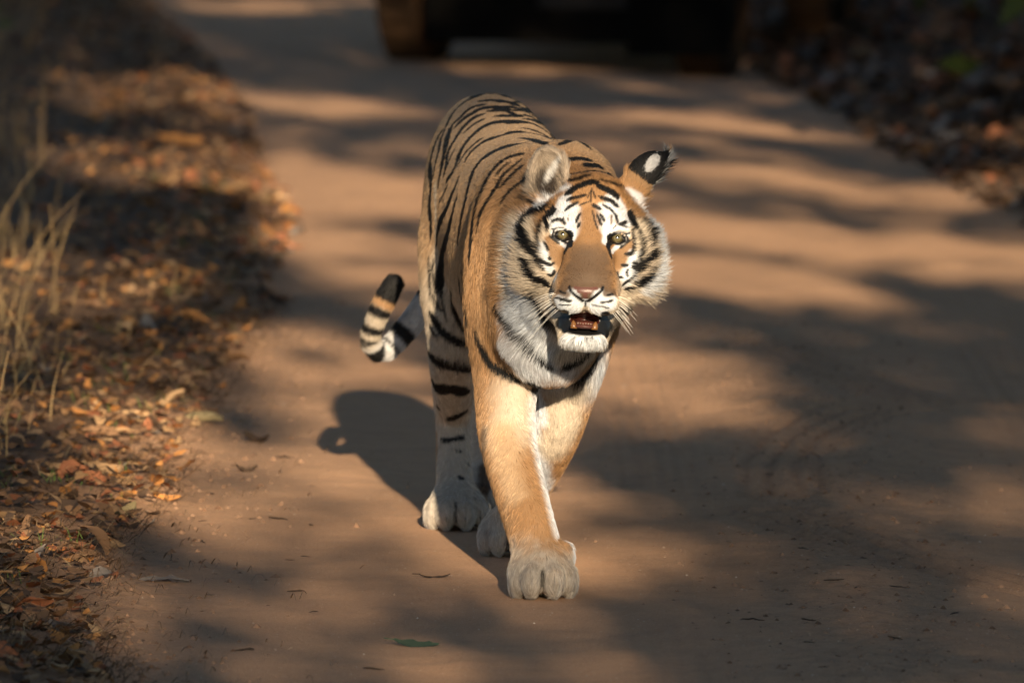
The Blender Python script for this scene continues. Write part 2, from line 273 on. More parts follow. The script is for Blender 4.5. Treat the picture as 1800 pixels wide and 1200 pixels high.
('k',2.3,1.3,0,[(71,-683,662),(76,-684,660)]),
('k',1.4,1.3,0,[(78,-682,650),(83,-683,654)]),
('k',1.8,1.3,0,[(69,-673,629),(75,-674,627),(81,-678,631),(83,-680,638)]),
('k',8.5,1.3,0,[(234,-633,749),(234,-638,742),(236,-649,735),(238,-659,728),(241,-663,721)]),
('k',2.7,1.3,0,[(236,-674,719),(236,-675,710),(238,-677,701),(239,-679,693),(239,-681,684),(237,-683,675),(230,-686,670),(221,-689,671)]),
('k',3.9,1.3,0,[(244,-659,720),(248,-659,711),(252,-661,703),(254,-663,693),(254,-666,684),(253,-670,675),(252,-673,666),(250,-675,656),(247,-676,647)]),
('k',5.5,1.3,0,[(277,-630,673),(270,-648,668),(263,-659,661),(258,-665,653),(253,-671,645),(243,-678,644),(238,-682,652)]),
('k',5.4,1.3,0,[(257,-617,734),(264,-617,727),(269,-618,720),(272,-624,711),(271,-633,703),(270,-640,694),(271,-643,685)]),
('k',6.5,1.3,0,[(268,-645,643),(267,-642,633),(260,-650,627)]),
('k',8.5,1.3,0,[(262,-642,619),(254,-652,616),(245,-661,614)]),
('k',2.1,1.3,0,[(250,-671,638),(243,-674,632),(237,-674,624),(230,-673,618),(222,-671,613),(216,-668,606)]),
('k',3.3,1.3,0,[(239,-655,605),(230,-657,601),(221,-658,598)]),
('k',1.7,1.3,0,[(232,-683,697),(224,-688,693),(217,-690,687),(210,-692,681)]),
('k',2.1,1.3,0,[(214,-686,650),(220,-685,647),(227,-685,650)]),
('k',1.3,1.3,0,[(228,-683,641),(224,-682,634),(227,-678,625)]),
('k',1.7,1.3,0,[(206,-684,636),(207,-683,626),(217,-679,623)]),
('k',3.1,1.3,0,[(112,-704,696),(109,-706,688),(104,-706,679),(100,-700,670)]),
('k',2.4,1.3,0,[(187,-710,689),(190,-713,680),(192,-715,671),(195,-716,663)]),
('k',1.5,1.3,0,[(83,-760,590),(91,-769,590),(100,-774,588),(109,-776,587),(117,-776,585)]),
('k',0.8,1.3,0,[(91,-767,578),(99,-772,577),(107,-775,577),(115,-775,578)]),
('k',1.4,1.3,0,[(92,-757,604),(98,-766,601),(105,-770,599)]),
('k',1.3,1.3,0,[(171,-777,582),(180,-777,583),(188,-774,584),(197,-769,587)]),
('k',0.8,1.3,0,[(154,-770,577),(163,-775,576),(172,-777,575),(181,-775,573),(190,-772,570)]),
('k',1.4,1.3,0,[(185,-770,596),(191,-765,597),(198,-757,598)]),
('k',1.3,1.3,0,[(93,-770,587),(99,-774,586),(106,-776,585),(113,-777,584)]),
('l',6.1,1.3,0,[(103,-761,563),(102,-705,550),(102,-709,541),(102,-713,533),(104,-717,525)]),
('l',6.6,1.3,0,[(181,-764,559),(184,-703,546),(184,-705,538),(183,-710,530),(184,-711,522),(185,-708,514)]),
('l',5.5,1.3,0,[(101,-714,525),(110,-720,528),(119,-724,530),(128,-728,532),(137,-730,532),(147,-730,531),(156,-728,529),(165,-724,526),(173,-719,522),(182,-713,518)]),
('l',1.4,1.3,0,[(143,-767,584),(143,-763,578),(143,-760,573)]),
('n',3.5,1.3,0,[(122,-774,611),(130,-777,610),(138,-779,609),(147,-779,609),(155,-778,609),(164,-775,610)]),
('n',4.4,1.3,0,[(130,-779,605),(138,-780,604),(145,-780,603),(152,-780,605)]),
('n',4.4,1.3,0,[(142,-780,599),(143,-776,592)]),
('l',2.5,1.3,0,[(111,-766,612),(114,-773,605),(119,-775,599),(125,-776,594),(132,-774,589),(138,-769,584)]),
('l',2.5,1.3,0,[(177,-767,611),(173,-774,604),(167,-777,599),(161,-777,594),(154,-774,589),(147,-768,584)]),
('l',1.4,1.3,0,[(77,-679,718),(86,-683,720),(95,-686,722),(104,-688,719),(109,-693,712),(113,-682,703),(113,-705,695),(110,-709,687)]),
('l',2,1.3,0,[(81,-683,715),(85,-686,706),(92,-689,699),(100,-694,695),(109,-704,691)]),
('l',1.7,1.3,0,[(231,-680,711),(222,-685,710),(213,-687,713),(203,-689,713),(195,-693,709),(190,-698,702),(187,-707,693),(188,-711,684)]),
('l',2,1.3,0,[(219,-687,704),(212,-674,696),(204,-678,693),(194,-701,691),(188,-711,684)]),
]
# ---- tiger body as a signed distance field (tiger space: x across, y from head to tail, z up, metres)
HEAD_O=np.array([0.152,-0.620,0.684])
def _head_axes():
    f=np.array([-0.009,-0.9974,0.0715]); f/=np.linalg.norm(f)
    a=np.cross(f,np.array([0,0,1.0])); a/=np.linalg.norm(a); a=-a if a[0]<0 else a
    u=np.cross(a,-f) if np.cross(a,-f)[2]>0 else -np.cross(a,-f)
    r=math.radians(3.7); cr,sr=math.cos(r),math.sin(r)
    return np.stack([a*cr-u*sr, u*cr+a*sr, f])
HEAD_R=_head_axes()
def hd(*p): return HEAD_O+(np.array(p,float)*0.001)@HEAD_R       # head mm -> tiger m
def to_head(p): return (p-HEAD_O)@HEAD_R.T*1000.0                   # tiger m -> head mm
def smin(a,b,k):
    h=np.clip(0.5+0.5*(b-a)/k,0,1); return b+(a-b)*h-k*h*(1-h)
def rot(ax,deg):
    t=math.radians(deg); c_,s_=math.cos(t),math.sin(t)
    return {'x':np.array([[1,0,0],[0,c_,-s_],[0,s_,c_]]),'y':np.array([[c_,0,s_],[0,1,0],[-s_,0,c_]]),'z':np.array([[c_,-s_,0],[s_,c_,0],[0,0,1]])}[ax]
def f_ell(c,r,M=None):
    c=np.array(c,float); r=np.array(r,float)
    def f(p):
        q=p-c
        if M is not None: q=q@M
        k0=np.sqrt(((q/r)**2).sum(1))+1e-9; k1=np.sqrt(((q/(r*r))**2).sum(1))+1e-9
        return k0*(k0-1)/k1
    R=max(r); return f,c-R,c+R
def f_cone(a,b,ra,rb):
    a=np.array(a,float); b=np.array(b,float); ba=b-a; L=ba@ba
    def f(p):
        q=p-a; h=np.clip(q@ba/L,0,1)
        return np.sqrt(((q-h[:,None]*ba)**2).sum(1))-(ra+(rb-ra)*h)
    R=max(ra,rb); return f,np.minimum(a,b)-R,np.maximum(a,b)+R
def spline(xs,Y,n=160):
    xs=np.array(xs,float); Y=np.array(Y,float); t=np.linspace(xs[0],xs[-1],n)
    m=np.gradient(Y,xs,axis=0); i=np.clip(np.searchsorted(xs,t)-1,0,len(xs)-2)
    h=(xs[i+1]-xs[i])[:,None]; u=((t-xs[i])[:,None])/h
    return t,(2*u**3-3*u**2+1)*Y[i]+(u**3-2*u**2+u)*h*m[i]+(-2*u**3+3*u**2)*Y[i+1]+(u**3-u**2)*h*m[i+1]
TORSO=[(-.52,.092,.735,.55,.05),(-.46,.088,.79,.47,.092),(-.36,.082,.838,.42,.120),(-.24,.072,.852,.40,.136),(-.08,.052,.853,.405,.146),
       (.15,.022,.855,.41,.148),(.38,-.008,.878,.44,.142),(.58,-.036,.903,.46,.139),(.74,-.050,.905,.47,.134),(.86,-.056,.875,.50,.115),(.95,-.062,.82,.56,.075),(1.0,-.064,.76,.64,.035)]
_TT,_TV=spline([t[0] for t in TORSO],[[t[1],t[2],t[3],t[4]] for t in TORSO])
def f_tube(pts,rad,n=22):
    pts=np.array(pts,float); L=np.r_[0,np.cumsum(np.linalg.norm(np.diff(pts,axis=0),axis=1))]
    t,v=spline(L,np.c_[pts,rad],n); A,B,ra,rb=v[:-1,:3],v[1:,:3],v[:-1,3],v[1:,3]
    def f(p):
        d=np.full(len(p),9.)
        for a,b,r0,r1 in zip(A,B,ra,rb):
            ba=b-a; q=p-a; h=np.clip(q@ba/(ba@ba),0,1)
            d=np.minimum(d,np.sqrt(((q-h[:,None]*ba)**2).sum(1))-(r0+(r1-r0)*h))
        return d
    R=max(rad); return f,v[:,:3].min(0)-R,v[:,:3].max(0)+R
def torso_cx(y): return np.interp(y,_TT,_TV[:,0])
def f_torso():
    def f(p):
        y=p[:,1]; cx,zt,zb,rx=[np.interp(y,_TT,_TV[:,j]) for j in range(4)]
        zc=zb+(zt-zb)*.5; dx=np.abs(p[:,0]-cx); dz=p[:,2]-zc; rz=(zt-zb)*.5
        q=((dx/rx)**2.25+(np.abs(dz)/rz)**2.25)**(1/2.25)
        d=(q-1)*np.minimum(rx,rz); return np.maximum(d,np.maximum(_TT[0]-y,y-_TT[-1]))
    return f,np.array([-.25,-.52,.35]),np.array([.3,1.0,.95])
TAIL=[(-.062,.93,.80),(-.070,1.02,.74),(-.085,1.12,.64),(-.122,1.20,.53),(-.172,1.22,.448),(-.208,1.22,.395),(-.245,1.21,.352),(-.272,1.20,.325),(-.297,1.19,.324),(-.308,1.18,.345),(-.300,1.17,.38),(-.286,1.16,.415),(-.270,1.16,.446),(-.258,1.16,.468)]
TAIL_R=[.046,.040,.034,.030,.028,.027,.025,.0235,.0225,.022,.022,.023,.024,.022]
PRIMS=[]
def add(prim,k,op='u'): PRIMS.append((prim[0],prim[1],prim[2],k,op))
def build_prims():
    add(f_torso(),.03)
    E,C=f_ell,f_cone
    # hips and thighs
    add(E((-.098,.63,.58),(.078,.165,.20)),.05); add(E((.012,.68,.60),(.078,.16,.20)),.05)
    # withers, shoulder blades, chest, neck
    add(E((.128,-.20,.765),(.075,.13,.085)),.05); add(E((.02,-.20,.745),(.070,.13,.085)),.05)
    add(E((-.005,-.27,.60),(.074,.125,.20)),.05); add(E((.140,-.22,.60),(.066,.125,.20)),.05)
    add(E((.070,-.40,.545),(.105,.115,.160)),.05)
    add(C((.080,-.28,.69),(.150,-.56,.70),.135,.112),.06)
    add(C((.080,-.36,.58),(.145,-.58,.60),.10,.085),.06)
    # right foreleg: reaching forward
    add(f_tube([(-.004,-.27,.62),(-.012,-.285,.50),(-.014,-.30,.41),(-.010,-.375,.29),(.014,-.49,.195),(.040,-.60,.115),(.056,-.645,.06)],[.078,.074,.064,.056,.051,.0475,.048]),.045)
    add(E((.058,-.668,.046),(.063,.068,.044)),.03)
    for x,y,z,r in ((.012,-.694,.030,.0195),(.039,-.728,.034,.0235),(.080,-.728,.034,.0235),(.110,-.696,.031,.0195)):
        add(E((x,y,z),(r,.036,.033)),.013)
    add(E((.106,-.632,.078),(.015,.024,.022)),.02)
    # left foreleg: trailing, heel lifting
    add(f_tube([(.135,-.215,.60),(.126,-.215,.48),(.114,-.20,.37),(.088,-.155,.27),(.055,-.06,.19),(.026,.025,.125),(.004,.075,.07)],[.070,.066,.057,.050,.045,.042,.044]),.045)
    add(E((-.008,.095,.046),(.058,.058,.040)),.03)
    for x,y,z,r in ((-.052,.075,.028,.0175),(-.027,.050,.029,.021),(.011,.050,.029,.021),(.037,.075,.028,.0175)):
        add(E((x,y,z),(r,.033,.029)),.012)
    # right hind leg: carrying, under the hip
    add(f_tube([(-.104,.60,.60),(-.112,.535,.49),(-.118,.54,.40),(-.122,.63,.29),(-.124,.705,.215),(-.123,.69,.15),(-.121,.645,.085),(-.118,.62,.05)],[.080,.074,.060,.045,.037,.0355,.038,.040]),.045)
    add(E((-.116,.602,.044),(.058,.068,.042)),.03)
    for x,y,z,r in ((-.166,.582,.030,.019),(-.138,.546,.033,.0225),(-.098,.544,.033,.0225),(-.066,.578,.030,.019)):
        add(E((x,y,z),(r,.036,.032)),.013)
    # left hind leg: trailing behind
    add(f_tube([(.016,.69,.60),(.018,.72,.48),(.012,.84,.38),(-.022,1.02,.29),(-.046,1.15,.235),(-.054,1.15,.17),(-.056,1.09,.09),(-.056,1.07,.05)],[.080,.072,.058,.045,.037,.035,.037,.040]),.045)
    add(E((-.056,1.055,.042),(.054,.062,.040)),.03)
    for x,y,z,r in ((-.100,1.035,.028,.018),(-.075,1.005,.030,.021),(-.037,1.005,.030,.021),(-.011,1.035,.028,.018)):
        add(E((x,y,z),(r,.033,.030)),.008)
    # tail
    add(f_tube(TAIL,TAIL_R,36),.03)
    # head (millimetres in the head's own frame)
    RH=HEAD_R.T
    def HE(c,r,M=None): return f_ell(hd(*c),np.array(r)*.001,RH if M is None else RH@M)
    def HC(a,b,ra,rb): return f_cone(hd(*a),hd(*b),ra*.001,rb*.001)
    add(HE((0,28,-45),(96,90,100)),.03); add(HE((0,62,2),(66,52,56)),.025); add(HE((0,50,-52),(84,80,80)),.03)
    for s_ in (-1,1):
        add(HE((s_*48,38,40),(36,22,28)),.018); add(HE((s_*50,8,40),(34,30,29)),.018)
        add(HE((s_*70,-24,6),(50,64,56)),.03); add(HE((s_*90,8,-20),(36,48,48)),.025); add(HE((s_*95,-42,-30),(38,56,38)),.025)
        add(HC((s_*29,-168,58),(s_*46,-112,-20),22,36),.03)
    add(HC((0,36,46),(0,-66,114),30,27),.02); add(HC((-16,24,48),(-26,-72,104),26,28),.02); add(HC((16,24,48),(26,-72,104),26,28),.02)
    add(HE((0,-86,82),(67,43,58)),.025)
    add(HE((0,-150,40),(42,43,60)),.025)
    add(HE((0,-184,82),(42,18,36)),.012)
    for s_ in (-1,1): add(HE((s_*31,-111,116),(35,27,33)),.008)
    add(HE((0,-92,138),(35,15.5,16)),.008)
    # mouth opening, eye openings
    add(HE((0,-147,118),(31,12,64)),.006,'s')
    for s_ in (-1,1):
        add(HE((s_*53,13,84),(18,8.3,34),rot('z',s_*10)),.003,'s')
    # ears: cups
    Ml=rot('z',8)@rot('y',-18)@rot('x',-8)
    add(HE((-90,128,-40),(41,62,30),Ml),.012); add(HE((-92,127,-17),(35,55,34),Ml),.006,'s')
    Mr=rot('z',-32)@rot('y',100)
    add(HE((103,134,-54),(36,62,44),Mr),.018); add(HC((122,160,-56),(140,188,-58),15,5),.012); add(HE((136,116,-56),(30,62,44),Mr),.008,'s')
build_prims()
def sdf(p,m=None):
    d=np.full(len(p),.5)
    for f,lo,hi,k,op in PRIMS:
        e=(k+.012) if m is None else m; l_=lo-e; h_=hi+e
        w=np.flatnonzero((p[:,1]>l_[1])&(p[:,1]<h_[1]))
        if len(w)==0: continue
        q=p[w]; w=w[(q[:,0]>l_[0])&(q[:,0]<h_[0])&(q[:,2]>l_[2])&(q[:,2]<h_[2])]
        if len(w)==0: continue
        v=f(p[w])
        d[w]=smin(d[w],v,k) if op=='u' else -smin(-d[w],v,k)
    return d
def grad(p,e=.0008):
    g=np.stack([sdf(p+np.eye(3)[i]*e)-sdf(p-np.eye(3)[i]*e) for i in range(3)],1)
    return g/(np.linalg.norm(g,axis=1,keepdims=True)+1e-12)
def axis(lo,hi,flo,fhi,c_,f_):
    a=[lo]
    while a[-1]<hi: a.append(a[-1]+(f_ if flo<=a[-1]<fhi else c_))
    return np.array(a)
def surface(cs=.0065,fs=.003):
    X=axis(-.36,.36,-.02,.33,cs,fs); Y=axis(-.84,1.32,-.82,-.56,cs,fs); Z=axis(-.006,.96,.46,.88,cs,fs)
    n=(len(X),len(Y),len(Z)); V=np.full(n,.5,np.float32); B=6
    bi=[np.arange(0,m,B) for m in n]; I=np.stack(np.meshgrid(*bi,indexing='ij'),-1).reshape(-1,3)
    lo=np.stack([X[I[:,0]],Y[I[:,1]],Z[I[:,2]]],1); E=np.minimum(I+B,np.array(n)-1); hi=np.stack([X[E[:,0]],Y[E[:,1]],Z[E[:,2]]],1)
    d=sdf((lo+hi)/2,m=.12); act=np.abs(d)<np.linalg.norm(hi-lo,axis=1)*.55+.004
    neg=(d<0)&~act
    for i in np.flatnonzero(neg): a,b,c_=I[i]; V[a:a+B,b:b+B,c_:c_+B]=-.5
    idx=[]
    for a,b,c_ in I[act]:
        g=np.stack(np.meshgrid(np.arange(a,min(a+B,n[0])),np.arange(b,min(b+B,n[1])),np.arange(c_,min(c_+B,n[2])),indexing='ij'),-1).reshape(-1,3); idx.append(g)
    idx=np.concatenate(idx); V[idx[:,0],idx[:,1],idx[:,2]]=sdf(np.stack([X[idx[:,0]],Y[idx[:,1]],Z[idx[:,2]]],1))
    S=V<0; cnt=sum(S[i:n[0]-1+i,j:n[1]-1+j,k:n[2]-1+k].astype(np.int8) for i in (0,1) for j in (0,1) for k in (0,1))
    A=np.argwhere((cnt>0)&(cnt<8)); vid=np.full([m-1 for m in n],-1,np.int32); vid[A[:,0],A[:,1],A[:,2]]=np.arange(len(A))
    acc=np.zeros((len(A),3)); num=np.zeros(len(A)); G=[X,Y,Z]
    cor=[(i,j,k) for i in (0,1) for j in (0,1) for k in (0,1)]
    for p in cor:
        for ax in range(3):
            if p[ax]: continue
            q=list(p); q[ax]=1; i0=A+p; i1=A+q
            v0=V[i0[:,0],i0[:,1],i0[:,2]]; v1=V[i1[:,0],i1[:,1],i1[:,2]]; w=np.flatnonzero((v0<0)!=(v1<0))
            t=(v0[w]/(v0[w]-v1[w]))[:,None]
            p0=np.stack([G[j][i0[w,j]] for j in range(3)],1); p1=np.stack([G[j][i1[w,j]] for j in range(3)],1)
            acc[w]+=p0+(p1-p0)*t; num[w]+=1
    P_=acc/num[:,None]; Q=[]
    for ax in range(3):
        o=[j for j in range(3) if j!=ax]; s0=[slice(None)]*3; s1=[slice(None)]*3; s0[ax]=slice(0,-1); s1[ax]=slice(1,None)
        ch=S[tuple(s0)]!=S[tuple(s1)]; e=np.argwhere(ch); e=e[(e[:,o[0]]>0)&(e[:,o[1]]>0)&(e[:,o[0]]<n[o[0]]-1)&(e[:,o[1]]<n[o[1]]-1)]
        fl=S[e[:,0],e[:,1],e[:,2]]; c4=[]
        for u,v in ((-1,-1),(0,-1),(0,0),(-1,0)):
            t=e.copy(); t[:,o[0]]+=u; t[:,o[1]]+=v; c4.append(vid[t[:,0],t[:,1],t[:,2]])
        q=np.stack(c4,1)
        if ax==1: fl=~fl
        q[~fl]=q[~fl][:,::-1]; Q.append(q)
    Q=np.concatenate(Q)
    dd=sdf(P_); N_=grad(P_); P_=P_-N_*np.clip(dd,-.003,.003)[:,None]
    return P_,Q,N_
# ---- coat colours and fur
PAL={'o':(.30,.172,.082),'r':(.38,.225,.112),'w':(.58,.635,.71),'c':(.50,.435,.35),'g':(.45,.405,.345),'b':(.092,.058,.035),'f':(.215,.118,.052),'k':(.005,.005,.0055),'l':(.007,.007,.0075),'n':(.115,.052,.043),'h':(.43,.30,.185),'p':(.46,.43,.385),'K':(.005,.005,.0055)}
def sstep(a,b,x): t=np.clip((x-a)/(b-a),0,1); return t*t*(3-2*t)
def cellnoise(p,size,seed,dim=1):
    q=p/size; i=np.floor(q).astype(np.int64); f=q-i; f=f*f*(3-2*f); out=0
    for dx in (0,1):
        for dy in (0,1):
            for dz in (0,1):
                h=((i[:,0]+dx)*73856093)^((i[:,1]+dy)*19349663)^((i[:,2]+dz)*83492791)^(seed*2654435761)
                w=(f[:,0] if dx else 1-f[:,0])*(f[:,1] if dy else 1-f[:,1])*(f[:,2] if dz else 1-f[:,2])
                v=np.stack([((h*(2*j+3)*1103515245+12345*(j+1))>>16&1023)/511.5-1 for j in range(dim)],1)
                out=out+w[:,None]*v
    return out if dim>1 else out[:,0]
def seg_dist(p,pts,n=None):
    best=np.full(len(p),9e9); tt=np.zeros(len(p)); L=np.r_[0,np.cumsum(np.linalg.norm(np.diff(pts,axis=0),axis=1))]
    for a,b,l0,l1 in zip(pts[:-1],pts[1:],L[:-1],L[1:]):
        ba=b-a; q=p-a; h=np.clip(q@ba/(ba@ba+1e-12),0,1); e=q-h[:,None]*ba; d=(e*e).sum(1)
        if n is not None: d=d-.95*np.minimum((e*n).sum(1)**2,1e-4)
        w=d<best
        best[w]=d[w]; tt[w]=(l0+(l1-l0)*h)[w]
    return np.sqrt(np.maximum(best,0)),tt/max(L[-1],1e-6)
def smooth_line(pts):
    pts=np.array(pts,float)*.001
    if len(pts)<3: return pts
    L=np.r_[0,np.cumsum(np.linalg.norm(np.diff(pts,axis=0),axis=1)+1e-6)]; return spline(L,pts,max(8,len(pts)*2))[1]
ALLM=[]
for kd,w,sf,fl,pts in MARKS:
    q=smooth_line(pts); ALLM.append((kd,w*.001,sf*.001,q))
    if fl:
        m=q.copy(); m[:,0]=2*torso_cx(q[:,1])-q[:,0]
        keep=~((m[:,1]<.0)&(m[:,2]>.6)); m=m[keep]
        if len(m)>1: ALLM.append((kd,w*.001,sf*.001,m))
for toes in (((.012,-.694),(.039,-.728),(.080,-.728),(.110,-.696)),((-.166,.582),(-.138,.546),(-.098,.544),(-.066,.578)),((-.052,.075),(-.027,.050),(.011,.050),(.037,.075))):
    for (xa,ya),(xb,yb) in zip(toes[:-1],toes[1:]):
        xm=(xa*.5+xb*.5); ym=max(ya,yb)-.026 if ya!=yb else ya-.030; ALLM.append(('K',.0022,.001,np.array([(xm,ym+.012,.060),(xm,ym+.002,.045),(xm,ym,.028),(xm,ym+.004,.010)])))  # shade in the creases between toes, painted as dark lines
ALLM.sort(key=lambda t:{'k':1,'K':1,'l':2,'n':1.5}.get(t[0],0))
def coat(p,n,jit):
    "p points, n outward normals, jit random -1..1 -> colour, bare-skin factor"
    N=len(p); C=np.tile(np.array(PAL['o']),(N,1)); x,y,z=p.T; cx=torso_cx(y); h=to_head(p)
    lump=cellnoise(p,.045,3); lump2=cellnoise(p,.012,4)
    def mixc(k,f):
        nonlocal C; C=C+(np.array(PAL[k] if isinstance(k,str) else k)-C)*np.clip(f,0,1)[:,None]
    back=sstep(.66,.86,z)*sstep(-.5,-.2,y); mixc('h',.7*sstep(-.15,.1,y)*sstep(.40,.5,z)); mixc((.40,.285,.18),.8*back)  # tan flank and back, lightened to make up for the grazing sun
    low=sstep(.60,.46,z+.03*lump)*(y>-.45); mixc('c',.75*low*sstep(-.1,.1,y))
    mixc('w',sstep(.475,.435,z)*sstep(.20,.45,-n[:,2])*sstep(-.36,-.25,y)*sstep(.30,.40,z)*sstep(.15,.10,np.abs(x-cx)))
    side=np.where(x<cx,1.,-1.); inner=n[:,0]*side
    leg=sstep(.46,.40,z); mixc('w',leg*sstep(.55,.85,inner)*.8); mixc('c',leg*sstep(.5,.9,n[:,1])*.6)
    rear=(y>.3); mixc('g',leg*rear*.6); mixc('p',sstep(.125,.045,z+.02*lump+.012*lump2)*.85); mixc((.20,.155,.115),sstep(.09,.05,z)*np.clip(.55*cellnoise(p,.016,44),0,1))
    td,tt=seg_dist(p,np.array(TAIL)); ontail=(td<.05)&(tt>.12); mixc('c',ontail*1.)
    rg=np.zeros(N)
    for t0,t1 in ((.12,.19),(.25,.30),(.37,.41),(.48,.53),(.575,.612),(.700,.737),(.757,.766),(.790,.816),(.836,.846),(.862,.884),(.914,.934),(.955,1.1)): rg=np.maximum(rg,sstep(t0-.004,t0+.004,tt+.004*jit)*sstep(t1+.004,t1-.004,tt+.004*jit))
    mixc('w',ontail*sstep(.85,.80,tt)*sstep(.5,.6,tt)*.6); mixc('r',ontail*sstep(.93,.94,tt)); mixc('k',ontail*rg)
    cheek=(y<-.48)&(z>.45); mixc((.20,.108,.046),cheek*sstep(60,45,np.abs(h[:,0]))*sstep(60,20,h[:,1])*.8); mixc('b',cheek*sstep(50,34,np.abs(h[:,0])+.22*(h[:,1]+40)+5*lump2)*sstep(25,-30,h[:,1]+10*lump2)*sstep(40,60,h[:,2])*.9); mixc('c',cheek*sstep(52,72,np.abs(h[:,0]))*sstep(70,40,h[:,1])*.85); mixc('c',cheek*sstep(-95,-125,h[:,1])*.9); mixc((.045,.036,.030),cheek*sstep(-104,-122,h[:,1]+8*lump2)*sstep(-186,-168,h[:,1])*sstep(36,48,np.abs(h[:,0]))*.95)  # last mix darkens the jaw sides: black stripe plus painted shade
    bare=np.zeros(N)
    for kd,w,sf,q in ALLM:
        m=w+sf+.004; lo=q.min(0)-m; hi=q.max(0)+m; i=np.flatnonzero((y>lo[1])&(y<hi[1])&(x>lo[0])&(x<hi[0])&(z>lo[2])&(z<hi[2]))
        if len(i)==0: continue
        d,t=seg_dist(p[i],q,n[i])
        if kd=='k':
            ww=(1.75 if q[0,1]<-.42 else 2.1)*w*(.45+.55*np.sqrt(np.clip(np.minimum(t,1-t)*6,0,1)))*(1+.18*lump[i]); f=sstep(ww+.0011,ww-.0011,d+jit[i]*min(.0032,.45*w+.0009))
        elif kd=='w' and q[0,1]<-.45: f=sstep(w+sf*.5,w-sf*.5,d+jit[i]*.35*sf+lump2[i]*.35*min(sf,.012))*(.80+.12*jit[i])
        elif kd=='K': f=sstep(w+.002,w-.002,d+jit[i]*.003)
        elif kd in 'ln':
            w=w*(1.35 if kd=='l' else 1.1); f=sstep(w+.0008,w-.0012,d+jit[i]*.0006); bare[i]=np.maximum(bare[i],f)
        else: f=sstep(w+sf*.5,w-sf*.5,d+jit[i]*.3*sf+lump2[i]*.35*min(sf,.012))*.92
        C[i]+=(np.array(PAL[kd])-C[i])*f[:,None]
    a,b,c=h.T
    # ears
    E1=((a+91)/46)**2+((b-128)/66)**2+((c+38)/44)**2<1; E1&=b>92
    ins=E1&((n@HEAD_R[2]>.05)); g=np.sqrt(((a+95)/32)**2+((b-118)/46)**2)
    C[E1]=(.30,.23,.165)
    dk=sstep(1.15,.5,np.sqrt(((a+95)/30)**2+((b-110)/42)**2)+.25*jit); st=sstep(1.1,.5,np.sqrt(((a+84-.5*(b-140))/10)**2+((b-142)/30)**2)+.3*jit)
    ic=np.array((.34,.28,.22))*(1-dk)[:,None]+np.array((.028,.021,.017))*dk[:,None]; ic=ic*(1-st)[:,None]+np.array((.56,.56,.56))*st[:,None]; C[ins]=ic[ins]
    s=(a-96)*.54+(b-118)*.84; u=(a-96)*.84-(b-118)*.54          # along / across the turned ear
    E2=(np.abs(u)<46)&(s>2)&(s<95)&(a>66)&(b>100)&(c<0)&(c>-115)
    bk=E2&(s>14+jit*7); C[E2]=(.30,.18,.09); C[bk]=PAL['k']
    sp=E2&(((s-50)/21)**2+((u+13)/11)**2+((jit*1.1))<1); C[sp]=(.46,.47,.49)
    rim=E2&((n@HEAD_R[0])>.62)&(s>-5); C[rim]=(.42,.42,.42)
    # inside of the mouth
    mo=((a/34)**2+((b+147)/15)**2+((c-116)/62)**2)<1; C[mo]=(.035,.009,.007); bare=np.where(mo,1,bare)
    pad=(b>-138)&(np.abs(a)<42)&(c>96)
    lf=sstep(1.06,.94,np.sqrt((a/57)**2+((b+157)/25)**2)+.05*jit)*sstep(-181,-176,b-.004*a*a+jit*2)*(c>40)*np.where(pad,0,1)*np.where(mo,0,1); C=C+(np.array(PAL['l'])-C)*lf[:,None]; bare=np.where((lf>.5)&(np.abs(a)<50),1,bare)
    dots=(b<-178)&(b>-194)&(np.abs(a)<26)&(cellnoise(p,.005,33)>.35); C=np.where(dots[:,None],C*.25,C)
    u_=(np.abs(a)-53)*.985-(b-14)*.17; v_=(b-14)*.985+(np.abs(a)-53)*.17
    rim_=((u_/21.5)**2+(v_/11.8)**2<1)|((((np.abs(a)-37)/5)**2+((b-1)/10)**2)<1); rim_&=c>20; C[rim_]=PAL['l']; bare=np.where(rim_,1,bare)
    ey=((np.abs(a)-53)/22)**2+((b-15)/14)**2<1; ey&=(c<66)&(c>25); C[ey]=(.012,.010,.010); bare=np.where(ey,1,bare)
    return np.clip(C,.004,.9),bare
def flow(p,n):
    x,y,z=p.T; N=len(p); cx=torso_cx(y)
    v=np.zeros((N,3)); v[:,1]=1; v[:,2]=-.25-1.1*sstep(.80,.50,z)
    ch=sstep(-.15,-.38,y)*sstep(.80,.66,z); v=v*(1-ch)[:,None]+ch[:,None]*np.array([0,.1,-1.])
    lg=sstep(.46,.38,z); v=v*(1-lg)[:,None]+lg[:,None]*np.array([0,.15,-1.])
    pw=sstep(.10,.06,z); v=v*(1-pw)[:,None]+pw[:,None]*np.array([0,-.5,-.8])
    T_=np.array(TAIL); td,tt=seg_dist(p,T_); on=(td<.05)&(tt>.08)
    if on.any():
        L=np.linspace(0,1,len(T_)); L=np.r_[0,np.cumsum(np.linalg.norm(np.diff(T_,axis=0),axis=1))]; L/=L[-1]; G=np.gradient(T_,L,axis=0)
        v[on]=np.stack([np.interp(tt[on],L,G[:,j]) for j in range(3)],1)
    h=to_head(p); hw=sstep(-.42,-.50,y)*sstep(.44,.48,z)
    r=h-np.array([0,-88,115.]); r[:,2]-=10; r[:,0]*=1.25
    low=sstep(-110,-150,h[:,1]); r[:,1]-=60*low
    hv=(r/(np.linalg.norm(r,axis=1,keepdims=True)+1e-9))@HEAD_R
    v=v/(np.linalg.norm(v,axis=1,keepdims=True)+1e-9); v=v*(1-hw)[:,None]+hv*hw[:,None]
    v=v-n*(v*n).sum(1)[:,None]; return v/(np.linalg.norm(v,axis=1,keepdims=True)+1e-6),h,hw
